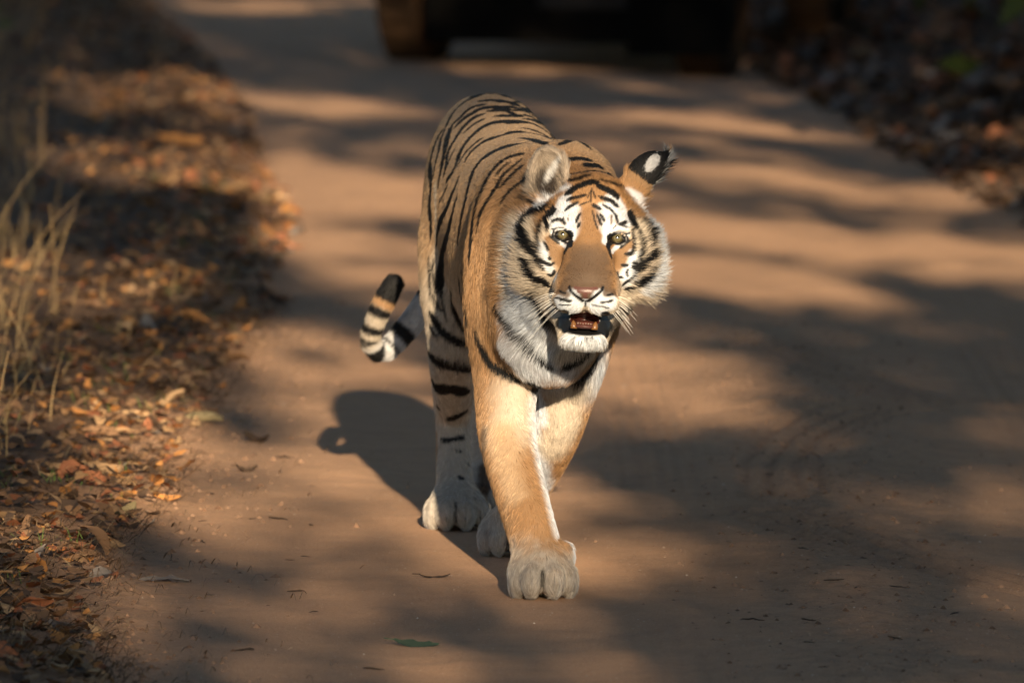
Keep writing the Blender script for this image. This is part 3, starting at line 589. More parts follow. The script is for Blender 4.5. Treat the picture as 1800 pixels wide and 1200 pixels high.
def fur_length(p,n,h,hw):
    x,y,z=p.T; a,b,c=h.T; L=np.full(len(p),.0125)
    L+=.008*sstep(.66,.50,z)*sstep(.46,.50,z)+.006*sstep(-.15,-.4,y)
    L=np.where(z<.40,.0115,L); L=np.where(z<.10,.0135,L); L+=.018*sstep(.25,.6,-n[:,2])*(z>.36)*(y>-.3)
    td,tt=seg_dist(p,np.array(TAIL)); L=np.where((td<.05)&(tt>.1),.0125,L)
    f=.0062+.0035*sstep(5,30,b)+.013*sstep(40,-20,c)+.006*sstep(60,110,np.abs(a))
    f+=.024*sstep(68,118,np.abs(a)+.25*np.maximum(-c,0))*sstep(75,10,b)*sstep(-122,-85,b)+.010*sstep(-160,-185,b)
    ear=(b>95)&(np.abs(a)>62); f=np.where(ear,.008,f); f=np.where(ear&(a<0)&(n@HEAD_R[2]>.35)&(b<150),.015,f); f=np.where((b>105)&(a>118)&(n@HEAD_R[0]>.4)&(c<0),.024,f)
    return L*(1-hw)+f*hw
def grow(P_,Q,N_,total,seed=5):
    rng=np.random.default_rng(seed)
    ctr=P_[Q].mean(1); A=np.linalg.norm(np.cross(P_[Q[:,2]]-P_[Q[:,0]],P_[Q[:,3]]-P_[Q[:,1]]),axis=1)*.5
    hh=to_head(ctr); w=A*np.where((ctr[:,1]<-.45)&(ctr[:,2]>.44),3.2,1.0)*np.where(N_[Q[:,0]][:,1]>.3,.55,1.0)
    f=rng.choice(len(Q),total,p=w/w.sum()); u=rng.random((total,2)); q=Q[f]
    W=np.stack([(1-u[:,0])*(1-u[:,1]),u[:,0]*(1-u[:,1]),u[:,0]*u[:,1],(1-u[:,0])*u[:,1]],1)
    p=(P_[q]*W[...,None]).sum(1); n=(N_[q]*W[...,None]).sum(1); n/=np.linalg.norm(n,axis=1,keepdims=True)
    t,h,hw=flow(p,n); L=fur_length(p,n,h,hw)*(.7+.5*rng.random(total))
    cl=cellnoise(p,.011,7,3)*.28+cellnoise(p,.05,9,3)*.16+rng.normal(0,.13,(total,3)); t=t+cl; t-=n*(t*n).sum(1)[:,None]; t/=np.linalg.norm(t,axis=1,keepdims=True)+1e-9
    lift=np.radians(13+16*rng.random(total)+np.where(L>.03,8,0)); d=t*np.cos(lift)[:,None]+n*np.sin(lift)[:,None]
    jit=rng.uniform(-1,1,total); C,b2=coat(p+t*(L*.12)[:,None],n,jit*.6); C2,bare=coat(p+t*(L*.72)[:,None],n,jit*.6)
    keep=(np.maximum(bare,b2)<.5); p,n,d,t,L,C,C2,jit=[v[keep] for v in (p,n,d,t,L,C,C2,jit)]
    C=np.stack([C,.5*C+.5*C2,C2,C2],1)*((1+.16*rng.normal(0,1,len(p))).clip(.6,1.5)*(1+.10*cellnoise(p,.03,21)+.22*cellnoise(p,.007,23)+np.where((p[:,1]<-.45)&(p[:,2]>.44),.45,.18)*cellnoise(p,.0032,24)+.20*cellnoise(p*np.array([1,1,.3]),.008,25)*(p[:,2]<.45)))[:,None,None]
    s=np.array([0,.33,.66,1.0]); bend=t*.25-n*.22; bend[:,2]-=.12
    pts=p[:,None,:]-n[:,None,:]*.0008+L[:,None,None]*(s[None,:,None]*d[:,None,:]+(s**2)[None,:,None]*bend[:,None,:])
    r=np.array([1,.85,.55,.12])[None,:]*np.where(L<.012,np.where(p[:,2]<.45,.00050,.00033),.00046)[:,None]
    return pts,r,np.clip(C,.004,.9)
def lathe(prof,seg=16):
    V=[];F=[]
    for r,z in prof:
        for i in range(seg): a=2*math.pi*i/seg; V.append((r*math.cos(a),r*math.sin(a),z))
    n=len(prof)
    for j in range(n-1):
        for i in range(seg): k=(i+1)%seg; F.append((j*seg+i,j*seg+k,(j+1)*seg+k,(j+1)*seg+i))
    F.append(tuple(range(seg))[::-1]); F.append(tuple((n-1)*seg+i for i in range(seg))); return V,F
def tube(pts,rad,seg=5):
    V=[];F=[]; n=len(pts)
    for i,p in enumerate(pts):
        d=(Vector(pts[min(i+1,n-1)])-Vector(pts[max(i-1,0)])).normalized(); u=d.orthogonal().normalized(); w=d.cross(u)
        for k in range(seg): a=2*math.pi*k/seg; V.append(tuple(Vector(p)+(u*math.cos(a)+w*math.sin(a))*rad[i]))
    for i in range(n-1):
        for k in range(seg): j=(k+1)%seg; F.append((i*seg+k,i*seg+j,(i+1)*seg+j,(i+1)*seg+k))
    F.append(tuple(range(seg))[::-1]); F.append(tuple((n-1)*seg+k for k in range(seg))); return V,F
# ------------------------------------------------------------------ ground sheet
def axis_var(segs,far):
    a=[segs[0][0]]
    for lo,hi,st in segs: a+=list(np.arange(lo+st,hi+st*.5,st))
    s=segs[-1][2]; r=[]; v=a[-1]
    while v<far: s*=1.45; v+=s; r.append(v)
    s=segs[0][2]; l=[]; v=a[0]
    while v>-far: s*=1.45; v-=s; l.append(v)
    return np.array(l[::-1]+a+r)
def fbm(x,y,size,seed,octv=3):
    o=0; amp=1.
    for i in range(octv): o=o+amp*cellnoise(np.stack([x,y,np.full_like(x,.5*size)],1),size,seed+i); amp*=.5; size*=.5
    return o
LB_Y=[12,15.2,16.3,17.5,18.4,20,21.9,23.4,27,31.2,33.8,38.9,43.7,60]; LB_X=[-.74,-.77,-.85,-.86,-.79,-.80,-.75,-.72,-.74,-.96,-1.08,-1.48,-1.9,-3.2]
RB_Y=[10,24,27.5,28.9,31.5,34.6,37.4,42,60]; RB_X=[2.6,1.95,1.65,1.54,1.39,1.27,1.12,1.1,1.0]
def left_edge(y): return np.interp(y,LB_Y,LB_X)
def right_edge(y): return np.interp(y,RB_Y,RB_X)
TIREARC=[((.60,18.6),(.62,19.3),(.74,20.2),(.98,20.8),(1.30,21.0)),((.55,18.2),(.80,17.4),(1.2,16.6),(1.6,16.2)),((.50,24.0),(.62,22.8),(.80,21.8),(1.0,21.0))]
def height(x,y):
    x=np.asarray(x,float); y=np.asarray(y,float); wob=.10*fbm(x,y,.55,11,2)
    dl=left_edge(y)+wob-x; dr=x-right_edge(y)-wob
    vl=sstep(-.06,.22,dl); vr=sstep(-.1,.4,dr)
    h=.055*vl+.075*vr+.05*sstep(.3,1.6,dl)+.10*sstep(.4,2,dr)
    h+=.030*np.exp(-((dl-.02)/.09)**2)*(.6+.6*fbm(x,y,.5,31,2))*(y<24)                 # loose soil pushed up along the edge
    near=sstep(26,20,y)
    h+=.010*fbm(x,y,.9,41,2)+(.0035+.010*np.maximum(vl,vr))*fbm(x,y,.16,51,3)*sstep(32,24,y)
    tr=np.exp(-((x-.02)/.34)**4); h-=.014*tr                                          # worn wheel tracks
    tr2=np.exp(-((x-1.30)/.28)**4); h-=.016*tr2
    hump=np.exp(-((x-.66)/.17)**2); h+=near*hump*(.012+.009*fbm(x,y*.6,.22,61,3)+.010*fbm(x,y*.5,.5,63,2))
    rib=np.exp(-((x-.315)/.13)**4); h+=near*rib*.006*np.sin((x+.012*np.sin(y*.9))*2*math.pi/.042)*(.5+.5*fbm(x,y,1.3,71,1))
    rib3=np.exp(-((x-1.28)/.14)**4); h+=near*rib3*.0055*np.sin(x*2*math.pi/.05)*(.5+.5*fbm(x,y,.9,73,1))
    for k,arc in enumerate(TIREARC):
        A=np.array([(a,b,0) for a,b in arc],float); A=spline(np.arange(len(A)),A,24)[1]; S=np.stack([x,(y),0*x],1); w=np.flatnonzero((x>.3)&(x<2)&(y>15)&(y<22.5))
        if len(w):
            d,t=seg_dist(S[w]*np.array([1,.55,0]),A*np.array([1,.55,0])); h[w]+=np.exp(-(d/.11)**4)*(.006*np.cos(d*2*math.pi/.055)-.006)
    rz=1-np.abs(fbm(x,y*.7,.085,81,3)); h+=near*(.009*np.clip(rz-.55,0,1)-.002)*(np.exp(-((x-.72)/.26)**2)*1.6+.5*vl)
    h-=.06*np.exp(-((x-.95)/.5)**2-((y-37.2)/2.2)**2)
    m=sstep(.5,.3,np.abs(x))*sstep(16.1,16.4,y)*sstep(19,18.6,y); h=h-(h+.002)*m*.9
    return h
gx=axis_var([(-3.4,-1.2,.035),(-1.2,1.7,.0125),(1.7,3.4,.035)],420); gy=axis_var([(11,14.6,.10),(14.6,21,.022),(21,27,.045),(27,36,.09),(36,50,.16)],420)
GX,GY=np.meshgrid(gx,gy,indexing='ij'); fx,fy=GX.ravel(),GY.ravel(); inn=(np.abs(fx)<14)&(fy>0)&(fy<70); GZ=np.zeros(len(fx)); GZ[inn]=height(fx[inn],fy[inn]); GZ[~inn]=.12
nx_,ny_=len(gx),len(gy); I=np.arange(nx_*ny_).reshape(nx_,ny_)
GQ=np.stack([I[:-1,:-1],I[1:,:-1],I[1:,1:],I[:-1,1:]],-1).reshape(-1,4)
_H=GZ.reshape(nx_,ny_)
def gza(x,y):
    x=np.asarray(x,float); y=np.asarray(y,float); i=np.clip(np.searchsorted(gx,x)-1,0,nx_-2); j=np.clip(np.searchsorted(gy,y)-1,0,ny_-2)
    u=np.clip((x-gx[i])/(gx[i+1]-gx[i]),0,1); v=np.clip((y-gy[j])/(gy[j+1]-gy[j]),0,1)
    return _H[i,j]*(1-u)*(1-v)+_H[i+1,j]*u*(1-v)+_H[i,j+1]*(1-u)*v+_H[i+1,j+1]*u*v
import bisect
_gxl,_gyl=list(gx),list(gy)
def gz(x,y):
    i=min(max(bisect.bisect(_gxl,x)-1,0),nx_-2); j=min(max(bisect.bisect(_gyl,y)-1,0),ny_-2); u=(x-_gxl[i])/(_gxl[i+1]-_gxl[i]); v=(y-_gyl[j])/(_gyl[j+1]-_gyl[j])
    return float(_H[i,j]*(1-u)*(1-v)+_H[i+1,j]*u*(1-v)+_H[i,j+1]*(1-u)*v+_H[i+1,j+1]*u*v)
def ground_material():
    m=NT('sandy_earth'); tc=m.n('TexCoord'); P3=tc.outputs['Object']; vg=m.n('Attribute',attribute_name='verge').outputs['Fac']; ls=m.n('Attribute',attribute_name='loose').outputs['Fac']
    big=m.noise(1.1,3,.55,P3); mid=m.noise(9,4,.6,P3); fine=m.noise(160,3,.65,P3); gr=m.noise(700,2,.6,P3)
    c=m.ramp(big,[(.30,(.48,.247,.128)),(.70,(.60,.327,.172))]); c=m.mix(m.ramp(mid,[(.42,(0,0,0)),(.72,(1,1,1))]),c,(.37,.195,.105)); 
    c=m.mix(m.math('MULTIPLY',ls,m.ramp(m.noise(26,4,.6,P3),[(.45,(0,0,0)),(.62,(1,1,1))])),c,(.25,.125,.062))
    c=m.mix(m.math('MULTIPLY',m.ramp(fine,[(.38,(0,0,0)),(.62,(1,1,1))]),.55),c,(.60,.385,.24),'MIX'); c=m.mix(.42,c,m.ramp(gr,[(.36,(.18,.10,.058)),(.64,(.74,.50,.33))]))
    vo=m.n('TexVoronoi',ins={'Scale':95.,'Vector':P3,'Randomness':1.0}); pick=m.n('SeparateColor'); m.set(pick,0,vo.outputs['Color'])
    sp=m.math('MULTIPLY',m.math('LESS_THAN',vo.outputs['Distance'],.17),m.math('GREATER_THAN',pick.outputs[0],.955)); c=m.mix(sp,c,(.72,.62,.50))
    c=m.mix(m.math('MULTIPLY',vg,.85),c,m.ramp(m.noise(30,4,.7,P3),[(.35,(.05,.031,.020)),(.7,(.17,.105,.065))]))
    h=m.math('ADD',m.math('MULTIPLY',fine,.5),m.math('MULTIPLY',gr,.22)); h=m.math('ADD',h,m.math('MULTIPLY',mid,.9)); b=m.bump(h,.75,.007)
    m.p(Base_Color=c,Roughness=.92,Specular_IOR_Level=.2,Normal=b); return m.m
gme=mesh_np('ground',np.stack([fx,fy,GZ],1),GQ,ground_material())
wobv=.10*fbm(fx,fy,.55,11,2); verge=np.maximum(sstep(.0,.20,left_edge(fy)+wobv-fx),sstep(-.02,.18,fx-right_edge(fy)-wobv)); loose=np.exp(-((fx-.70)/.24)**2)*sstep(25,18,fy)+.8*np.exp(-((left_edge(fy)+wobv-fx+.10)/.16)**2)
for nm,v in (('verge',verge),('loose',np.clip(loose,0,1))):
    a_=gme.attributes.new(nm,'FLOAT','POINT'); a_.data.foreach_set('value',v.astype(np.float32))
ground_o=tag(obj('ground',gme),kind='structure')

# ------------------------------------------------------------------ trees that shade the track
def bark_material():
    m=NT('bark'); tc=m.n('TexCoord'); mp=m.n('Mapping',ins={'Scale':(6,6,1.2)}); m.set(mp,0,tc.outputs['Object']); n=m.noise(4,6,.65,mp.outputs[0])
    m.p(Base_Color=m.ramp(n,[(.3,(.055,.042,.033)),(.7,(.17,.135,.105))]).outputs[0],Roughness=.9,Normal=m.bump(n,.8,.03)); return m.m
def leaf_material(name,c0,c1,trans=.25):
    m=NT(name); oi=m.n('ObjectInfo'); tc=m.n('TexCoord'); n=m.noise(14,3,.6,tc.outputs['Object']); geo=m.n('NewGeometry')
    f=m.math('ADD',m.math('MULTIPLY',n,.6),m.math('MULTIPLY',geo.outputs['Random Per Island'],.5)); f=m.math('ADD',m.math('MULTIPLY',oi.outputs['Random'],.35),m.math('SUBTRACT',f,.1))
    c=m.ramp(f,[(.15,c0),(.85,c1)]); m.p(Base_Color=c.outputs[0],Roughness=.75,Specular_IOR_Level=.12,Normal=m.bump(m.noise(60,3,.6,tc.outputs['Object']),.35,.003)); return m.m
BARK=bark_material(); GREEN=leaf_material('green_foliage',(.045,.075,.018),(.11,.13,.035))
def leaf_quads(C,rng,sz):
    "one bent four-point leaf for each centre"
    n=len(C); d=rng.normal(size=(n,3)); d/=np.linalg.norm(d,axis=1,keepdims=True); e=np.cross(d,rng.normal(size=(n,3))); e/=np.linalg.norm(e,axis=1,keepdims=True)
    s=(sz*(.7+.6*rng.random(n)))[:,None]; V=np.stack([C-d*s,C+e*s*.5,C+d*s,C-e*s*.5],1).reshape(-1,3); F=np.arange(4*n).reshape(-1,4); return V,F
SD=np.array(SUN_D); ta=math.tan(SUN_AZ)
# openings in the canopy, as seen on the ground: (x, y, half width, half length, openness, slant)
GAPS=[(-.85,42.9,.9,.9,.85,.3),(-.85,34.3,.34,1.5,.9,.3),(-.62,28.9,.45,2.1,.985,.16),(-.45,25.9,.30,1.6,.93,.14),(.80,32.7,.30,1.5,.88,.42),(1.02,29.2,.28,1.5,.95,.42),(1.75,28.6,.4,.7,.9,.5),(1.05,26.3,.70,1.7,.99,.62),(1.75,25.9,.4,.7,.9,.6),(.62,24.9,.36,1.2,.95,.3),(.75,35.4,.4,.6,.55,.4),
      (.34,21.6,.26,1.3,.92,.12),(.24,17.5,.17,.6,.75,.12),(-.82,19.4,.26,1.7,.92,.1),(-.36,18.1,.24,1.0,.62,.1),(-.45,22.1,.34,.9,.85,.12),(.05,36.95,.42,.38,.85,.2),(-.45,38.6,.10,.5,.6,.1),
      (-.05,17.4,.26,.9,.8,.1),(-.12,18.8,.34,1.3,.88,.1),(-.24,20.2,.34,1.1,.92,.1),(-.40,21.3,.2,.7,.8,.1),(-1.25,24,.35,1.3,.7,.1),(-1.3,29.5,.4,1.3,.75,.1),(-1.55,34,.4,1.4,.6,.1),(1.75,31.0,.4,.6,.45,.1),(-1.05,17.4,.3,.7,.5,.1),(-.2,40.8,.4,.7,.5,.1),
      (-.45,18.4,.62,4.2,.36,.1),(-.62,18.5,.20,1.4,.85,.1),(.85,17.5,.8,4.5,.10,.1),(.08,23.0,.52,3.4,.34,.1),(.03,16.75,.20,.45,.85,.1),(-.6,31,.7,5.5,.30,.1),(.6,29.5,.9,5.0,.30,.2),(.1,15.4,.7,1.3,.13,.1),(-1.1,20,.35,5.0,.34,.1)]
def openness(x,y):
    o=np.full(len(x),.055)
    for a,b,rx,ry,am,sh in GAPS:
        u=((x-a)+(y-b)*sh)/rx; v=(y-b)/ry; o=np.maximum(o,am*sstep(1.25,.6,np.sqrt(u*u+v*v)))
    return o
rng=np.random.default_rng(12)
n=70000; LX=rng.uniform(-4.2,4.2,n); LY=rng.uniform(8,50,n); clump=cellnoise(np.stack([LX+LY*ta,LY*.3,0*LX],1),.22,91)
op=openness(LX,LY); dens=np.clip(-np.log(np.clip(op,.03,.97))/3.2,0,1); keep=rng.random(n)<dens*np.clip(1.05+.32*clump,0.7,1.5)*np.where((LX>-3)&(LX<3)&(LY>13),1.,.5)
LX,LY=LX[keep],LY[keep]; SLEN=rng.uniform(17,24,len(LX)); LC=np.stack([LX,LY,0*LX],1)+SD*SLEN[:,None]
TREE_SPOTS=[(-4.6,-9),(4.9,-7),(-4.3,.5),(4.7,3.5),(-4.8,9.5),(5.2,13),(-5.4,19.5),(5.8,22.0)]
TREE_WORDS=['with a pale trunk','with a forked trunk','with one very long limb','broad crowned','slender','heavy limbed','rough barked','tall']
tx=np.array(TREE_SPOTS); near=np.argmin((LC[:,0,None]*.6-tx[None,:,0]*.6)**2+(LC[:,1,None]-tx[None,:,1])**2,axis=1)
def limb(V,F,pts,rad,seg=8):
    v,f=tube(pts,rad,seg); b=len(V); V+=v; F+=[tuple(i+b for i in q) for q in f]
for k,(x0,y0) in enumerate(TREE_SPOTS):
    t=empty('roadside_tree',(x0,y0,.1)); tag(t,'leafy forest tree %s, its crown overhanging the sandy track'%TREE_WORDS[k],'tree','trees overhanging the track')
    own=LC[near==k]-np.array([x0,y0,.1]); r_=np.random.default_rng(100+k)
    ext=np.array([0,0,7.2])+r_.normal(size=(700,3))*np.array([1.7,1.9,1.2]); ext=ext[(ext[:,0]*np.sign(-x0)<.2)]
    if len(own)==0: own=ext[:50]
    V,F=leaf_quads(np.r_[own,ext],r_,.11); obj('crown',mesh_np('crown',V,F,GREEN,False),t)
    V,F=[],[]; top=np.array([.2*np.sign(-x0),0,7.4]); limb(V,F,[(0,0,-.3),(.05,.02,1.5),(.12*np.sign(-x0),.05,3.0),(.15*np.sign(-x0),0,5.2),tuple(top)],[.30,.23,.19,.14,.06])
    for j in range(14):
        tgt=own[r_.integers(len(own))] if j<10 else ext[r_.integers(len(ext))]; z0=r_.uniform(3.4,6.4); a_=np.array([.13*np.sign(-x0),0,z0]); md=(a_+tgt)/2+np.array([0,0,.35])
        limb(V,F,[tuple(a_),tuple(md*.5+a_*.5+np.array([0,0,.2])),tuple(md),tuple(tgt)],[.075,.055,.036,.012],6)
    obj('trunk',mesh_py('trunk',V,F,BARK,True),t)
# forest standing round about
r_=np.random.default_rng(77); fv=np.array([0,0,7.])+r_.normal(size=(2600,3))*np.array([2.0,2.0,2.1]); fv=fv[(fv[:,2]>2.6)]; V,F=leaf_quads(fv,r_,.17); FC=mesh_np('crown',V,F,GREEN,False)
V,F=[],[]; limb(V,F,[(0,0,-.3),(.06,0,2),(0,.1,4.5),(.1,0,8)],[.26,.2,.15,.04])
for j in range(16): tg=fv[r_.integers(len(fv))]; z0=r_.uniform(3,6.5); limb(V,F,[(0,0,z0),tuple((tg+np.array([0,0,z0]))/2+np.array([0,0,.3])),tuple(tg)],[.07,.04,.01],6)
FT=mesh_py('trunk',V,F,BARK,True)
FOREST=[(-7.5,50),(-3.2,56),(1.5,60),(5.5,54),(8.5,46),(7.8,37),(8.6,28),(-8.4,42),(-8.2,33),(-8.8,24),(-9.5,-2),(9.5,-8),(10,20),(-10,12),(12,4),(-3,66),(9,62)]
for k,(x0,y0) in enumerate(FOREST):
    t=empty('forest_tree',(x0,y0,.1),k*1.3); t.scale=(1,1,.85+.05*(k%7)); tag(t,'leafy green tree standing in the forest back from the sandy track','tree','trees of the surrounding forest')
    obj('crown',FC,t); obj('trunk',FT,t)

# bushes added out of view to keep sky light off the verge
r_=np.random.default_rng(78); fv=np.array([0,0,1.0])+r_.normal(size=(2200,3))*np.array([.75,.75,.55]); fv=fv[(fv[:,2]>.08)]; V,F=leaf_quads(fv,r_,.09); BC=mesh_np('foliage',V,F,GREEN,False)
V,F=[],[]
for j in range(12): tg=fv[r_.integers(len(fv))]; limb(V,F,[(0,0,-.1),tuple(tg*.5+np.array([0,0,.1])),tuple(tg)],[.02,.014,.004],5)
BS=mesh_py('stem',V,F,BARK,True)
for k,(x0,y0) in enumerate([(4.3,29),(4.0,32.5),(3.9,36),(3.9,39.5),(4.0,43),(4.1,46.5),(2.6,49.5),(.6,50.5),(-1.6,51),(-4.3,48),(-4.4,44),(-4.3,40),(-4.2,36.5)]):
    t=empty('sky_screen_bush',(x0,y0,.1),k*1.7); t.scale=(1.1,1.1,1.0+.12*(k%4)); tag(t,'dense green bush added out of view beyond the verge to block sky light','bush','bushes added to block sky light'); obj('foliage',BC,t); obj('stem',BS,t)
# ------------------------------------------------------------------ the jeep standing on the track
def box_mesh(name,parts,mat,bev=.006):
    bm=bmesh.new()
    for (x,y,z),(sx,sy,sz),ry in parts:
        g=bmesh.ops.create_cube(bm,size=1); M=Matrix.Translation((x,y,z))@Euler((ry,0,0)).to_matrix().to_4x4()@Matrix.Diagonal((sx,sy,sz,1)); bmesh.ops.transform(bm,matrix=M,verts=g['verts'])
    if bev: bmesh.ops.bevel(bm,geom=bm.edges[:],offset=bev,segments=2,affect='EDGES')
    me=bpy.data.meshes.new(name); bm.to_mesh(me); bm.free(); me.materials.append(mat); return me
def dusty(name,c,dust,amt,rough):
    m=NT(name); tc=m.n('TexCoord'); n=m.noise(7,4,.65,tc.outputs['Object']); m.p(Base_Color=m.mix(m.ramp(n,[(.5-amt*.5,(0,0,0)),(.95-amt*.4,(1,1,1))]),c,dust),Roughness=rough,Specular_IOR_Level=.06); return m.m
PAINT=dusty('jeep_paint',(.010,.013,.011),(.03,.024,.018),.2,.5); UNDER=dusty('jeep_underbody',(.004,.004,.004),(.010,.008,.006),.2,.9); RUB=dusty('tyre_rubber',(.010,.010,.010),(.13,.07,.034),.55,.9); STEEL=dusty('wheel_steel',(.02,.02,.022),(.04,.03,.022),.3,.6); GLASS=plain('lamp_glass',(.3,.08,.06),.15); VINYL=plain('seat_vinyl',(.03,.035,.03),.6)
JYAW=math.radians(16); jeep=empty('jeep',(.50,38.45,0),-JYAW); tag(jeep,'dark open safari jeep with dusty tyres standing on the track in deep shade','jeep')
JZ=-.03
def tyre_mesh():
    R,W=.36,.105; prof=[(R-.13,-W*.8),(R-.05,-W),(R-.012,-W*.92),(R,-W*.72),(R,W*.72),(R-.012,W*.92),(R-.05,W),(R-.13,W*.8)]; V=[];F=[]; seg=48
    for i in range(seg):
        a=2*math.pi*i/seg; g=1.0 if i%2 else .972
        for k,(r,x) in enumerate(prof): rr=r*(g if 2<=k<=5 else 1); V.append((x,rr*math.cos(a),rr*math.sin(a)))
    n=len(prof)
    for i in range(seg):
        j=(i+1)%seg
        for k in range(n): F.append((i*n+k,i*n+(k+1)%n,j*n+(k+1)%n,j*n+k))
    return mesh_py('tyre',V,F,RUB,False)
def rim_mesh():
    V,F=lathe([(.23,-.07),(.225,-.05),(.20,-.04),(.12,-.035),(.08,-.05),(.05,-.055),(.05,.03),(.2,.05),(.23,.07)],24); V=[(v[2],v[0],v[1]) for v in V]; return mesh_py('rim',V,F,STEEL,True)
TY,RI=tyre_mesh(),rim_mesh()
for x in (-.665,.665):
    for y in (-1.0,1.05):
        w=empty('wheel',(0,0,0)); w.parent=jeep; w.location=(x,y,.36+JZ-(.05 if x>0 else 0)); obj('tyre',TY,w); obj('rim',RI,w)
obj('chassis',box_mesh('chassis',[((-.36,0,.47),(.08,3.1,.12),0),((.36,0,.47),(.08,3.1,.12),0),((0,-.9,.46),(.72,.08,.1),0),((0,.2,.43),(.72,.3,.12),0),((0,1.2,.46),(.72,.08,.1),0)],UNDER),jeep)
for y in (-1.0,1.05):
    V,F=tube([(-.6,y,.34),(-.2,y,.34),(.05,y,.34),(.2,y,.34),(.6,y,.34)],[.04,.042,.05,.042,.04],12); ax=obj('axle',mesh_py('axle',V,F,UNDER,True),jeep)
    V,F=lathe([(.02,-.13),(.08,-.11),(.125,-.03),(.13,.03),(.08,.11),(.02,.13)],18); obj('differential',mesh_py('differential',[(v[0]+.12,v[2]+y,v[1]+.33) for v in V],F,UNDER,True),ax)
    for x in (-.42,.42): V,F=tube([(x,y-.5,.47),(x,y-.25,.40),(x,y,.385),(x,y+.25,.40),(x,y+.5,.47)],[.02,.022,.03,.022,.02],6); obj('leaf_spring',mesh_py('leaf_spring',V,F,UNDER,True),jeep)
obj('fuel_tank',box_mesh('fuel_tank',[((-.05,-.45,.36),(.55,.6,.2),0)],UNDER,.02),jeep)
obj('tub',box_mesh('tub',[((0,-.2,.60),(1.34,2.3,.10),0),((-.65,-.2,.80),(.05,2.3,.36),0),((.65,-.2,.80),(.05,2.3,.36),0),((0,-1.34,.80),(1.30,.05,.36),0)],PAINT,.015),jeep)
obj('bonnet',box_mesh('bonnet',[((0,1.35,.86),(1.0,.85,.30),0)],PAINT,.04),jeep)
for x in (-.62,.62): obj('fender',box_mesh('fender',[((x,1.05,.80),(.26,.95,.06),0),((x,1.50,.68),(.26,.05,.24),.4)],PAINT,.012),jeep)
obj('grille',box_mesh('grille',[((0,1.79,.78),(1.0,.03,.42),0)]+[((-.3+.1*i,1.81,.78),(.035,.03,.32),0) for i in range(7)],PAINT,.005),jeep)
obj('rear_bumper',box_mesh('rear_bumper',[((0,-1.50,.50),(1.36,.10,.14),0)],UNDER,.012),jeep); obj('front_bumper',box_mesh('front_bumper',[((0,1.90,.52),(1.4,.10,.14),0)],UNDER,.012),jeep)
obj('mud_flap',box_mesh('mud_flap',[((.64,-1.44,.30),(.46,.012,.50),0)],UNDER,.003),jeep)  # mud flap, widened to black out the tyre in place of shade
obj('shade_sheet',box_mesh('shade_sheet',[((.0,-1.46,.30),(1.0,.012,.40),0)],UNDER,.003),jeep); obj('tow_plate',box_mesh('tow_plate',[((.22,-1.475,.30),(.40,.014,.10),0),((.20,-1.475,.37),(.22,.014,.07),0)],STEEL,.004),jeep)  # black sheet added to stand in for the shade under the jeep
for x in (-.55,.55): obj('tail_lamp',box_mesh('tail_lamp',[((x,-1.38,.80),(.10,.04,.12),0)],GLASS,.01),jeep)
obj('windscreen_frame',box_mesh('windscreen_frame',[((-.6,.85,1.25),(.05,.05,.5),-.2),((.6,.85,1.25),(.05,.05,.5),-.2),((0,.80,1.5),(1.25,.05,.05),0),((0,.90,1.02),(1.25,.05,.05),0)],PAINT,.008),jeep)
for y,z in ((.25,.85),(-.35,1.05),(-.95,1.25)):
    s=obj('seat',box_mesh('seat',[((0,y,z),(1.15,.42,.12),0)],VINYL,.03),jeep); obj('backrest',box_mesh('backrest',[((0,y-.24,z+.25),(1.15,.09,.42),.15)],VINYL,.03),s)
for y in (-1.25,.0):
    V,F=tube([(-.62,y,.95),(-.62,y,1.75),(-.5,y,1.88),(.5,y,1.88),(.62,y,1.75),(.62,y,.95)],[.025]*6,8); obj('roll_bar',mesh_py('roll_bar',V,F,UNDER,True),jeep)
sw=empty('spare_wheel'); sw.parent=jeep; sw.location=(.15,-1.50,.95); sw.rotation_euler=(0,0,math.pi/2); obj('tyre',TY,sw); obj('rim',RI,sw)
# ------------------------------------------------------------------ the tiger
def skin_material():
    m=NT('tiger_skin'); a=m.n('Attribute',attribute_name='coat'); w=m.n('Attribute',attribute_name='bare')
    nz=m.noise(900,2); r=m.n('MapRange',ins={0:w.outputs['Fac'],3:.75,4:.32})
    m.p(Base_Color=a.outputs['Color'],Roughness=r.outputs[0],Specular_IOR_Level=.35,Normal=m.bump(nz,.25,.001)); return m.m
def fur_material():
    m=NT('tiger_fur'); a=m.n('Attribute',attribute_name='coat'); hb=m.n('BsdfHairPrincipled'); hb.parametrization='COLOR'
    m.set(hb,'Color',a.outputs['Color']); m.set(hb,'Roughness',.42); m.set(hb,'Radial Roughness',.75); m.set(hb,'Coat',0.0); m.set(hb,'Random Roughness',.2)
    m.p(Base_Color=a.outputs['Color'],Roughness=.7,Specular_IOR_Level=.08); mx=m.n('MixShader',ins={0:.72}); m.t.links.new(hb.outputs[0],mx.inputs[1]); m.t.links.new(m.b.outputs[0],mx.inputs[2]); m.t.links.new(mx.outputs[0],m.out.inputs[0]); return m.m
tiger=empty('tiger',(0,17.3,0))
tag(tiger,'striped orange and white tiger walking along the sandy track with its mouth open','tiger')
BP,BQ,BN=surface()
bc,bb=coat(BP,BN,np.zeros(len(BP)))
bme=mesh_np('body',BP,BQ,skin_material())
at=bme.attributes.new('coat','FLOAT_COLOR','POINT'); at.data.foreach_set('color',np.c_[bc*.8,np.ones(len(bc))].astype(np.float32).ravel())
at=bme.attributes.new('bare','FLOAT','POINT'); at.data.foreach_set('value',bb.astype(np.float32))
body=obj('body',bme,tiger)
fp,fr,fc=grow(BP,BQ,BN,FUR_N)
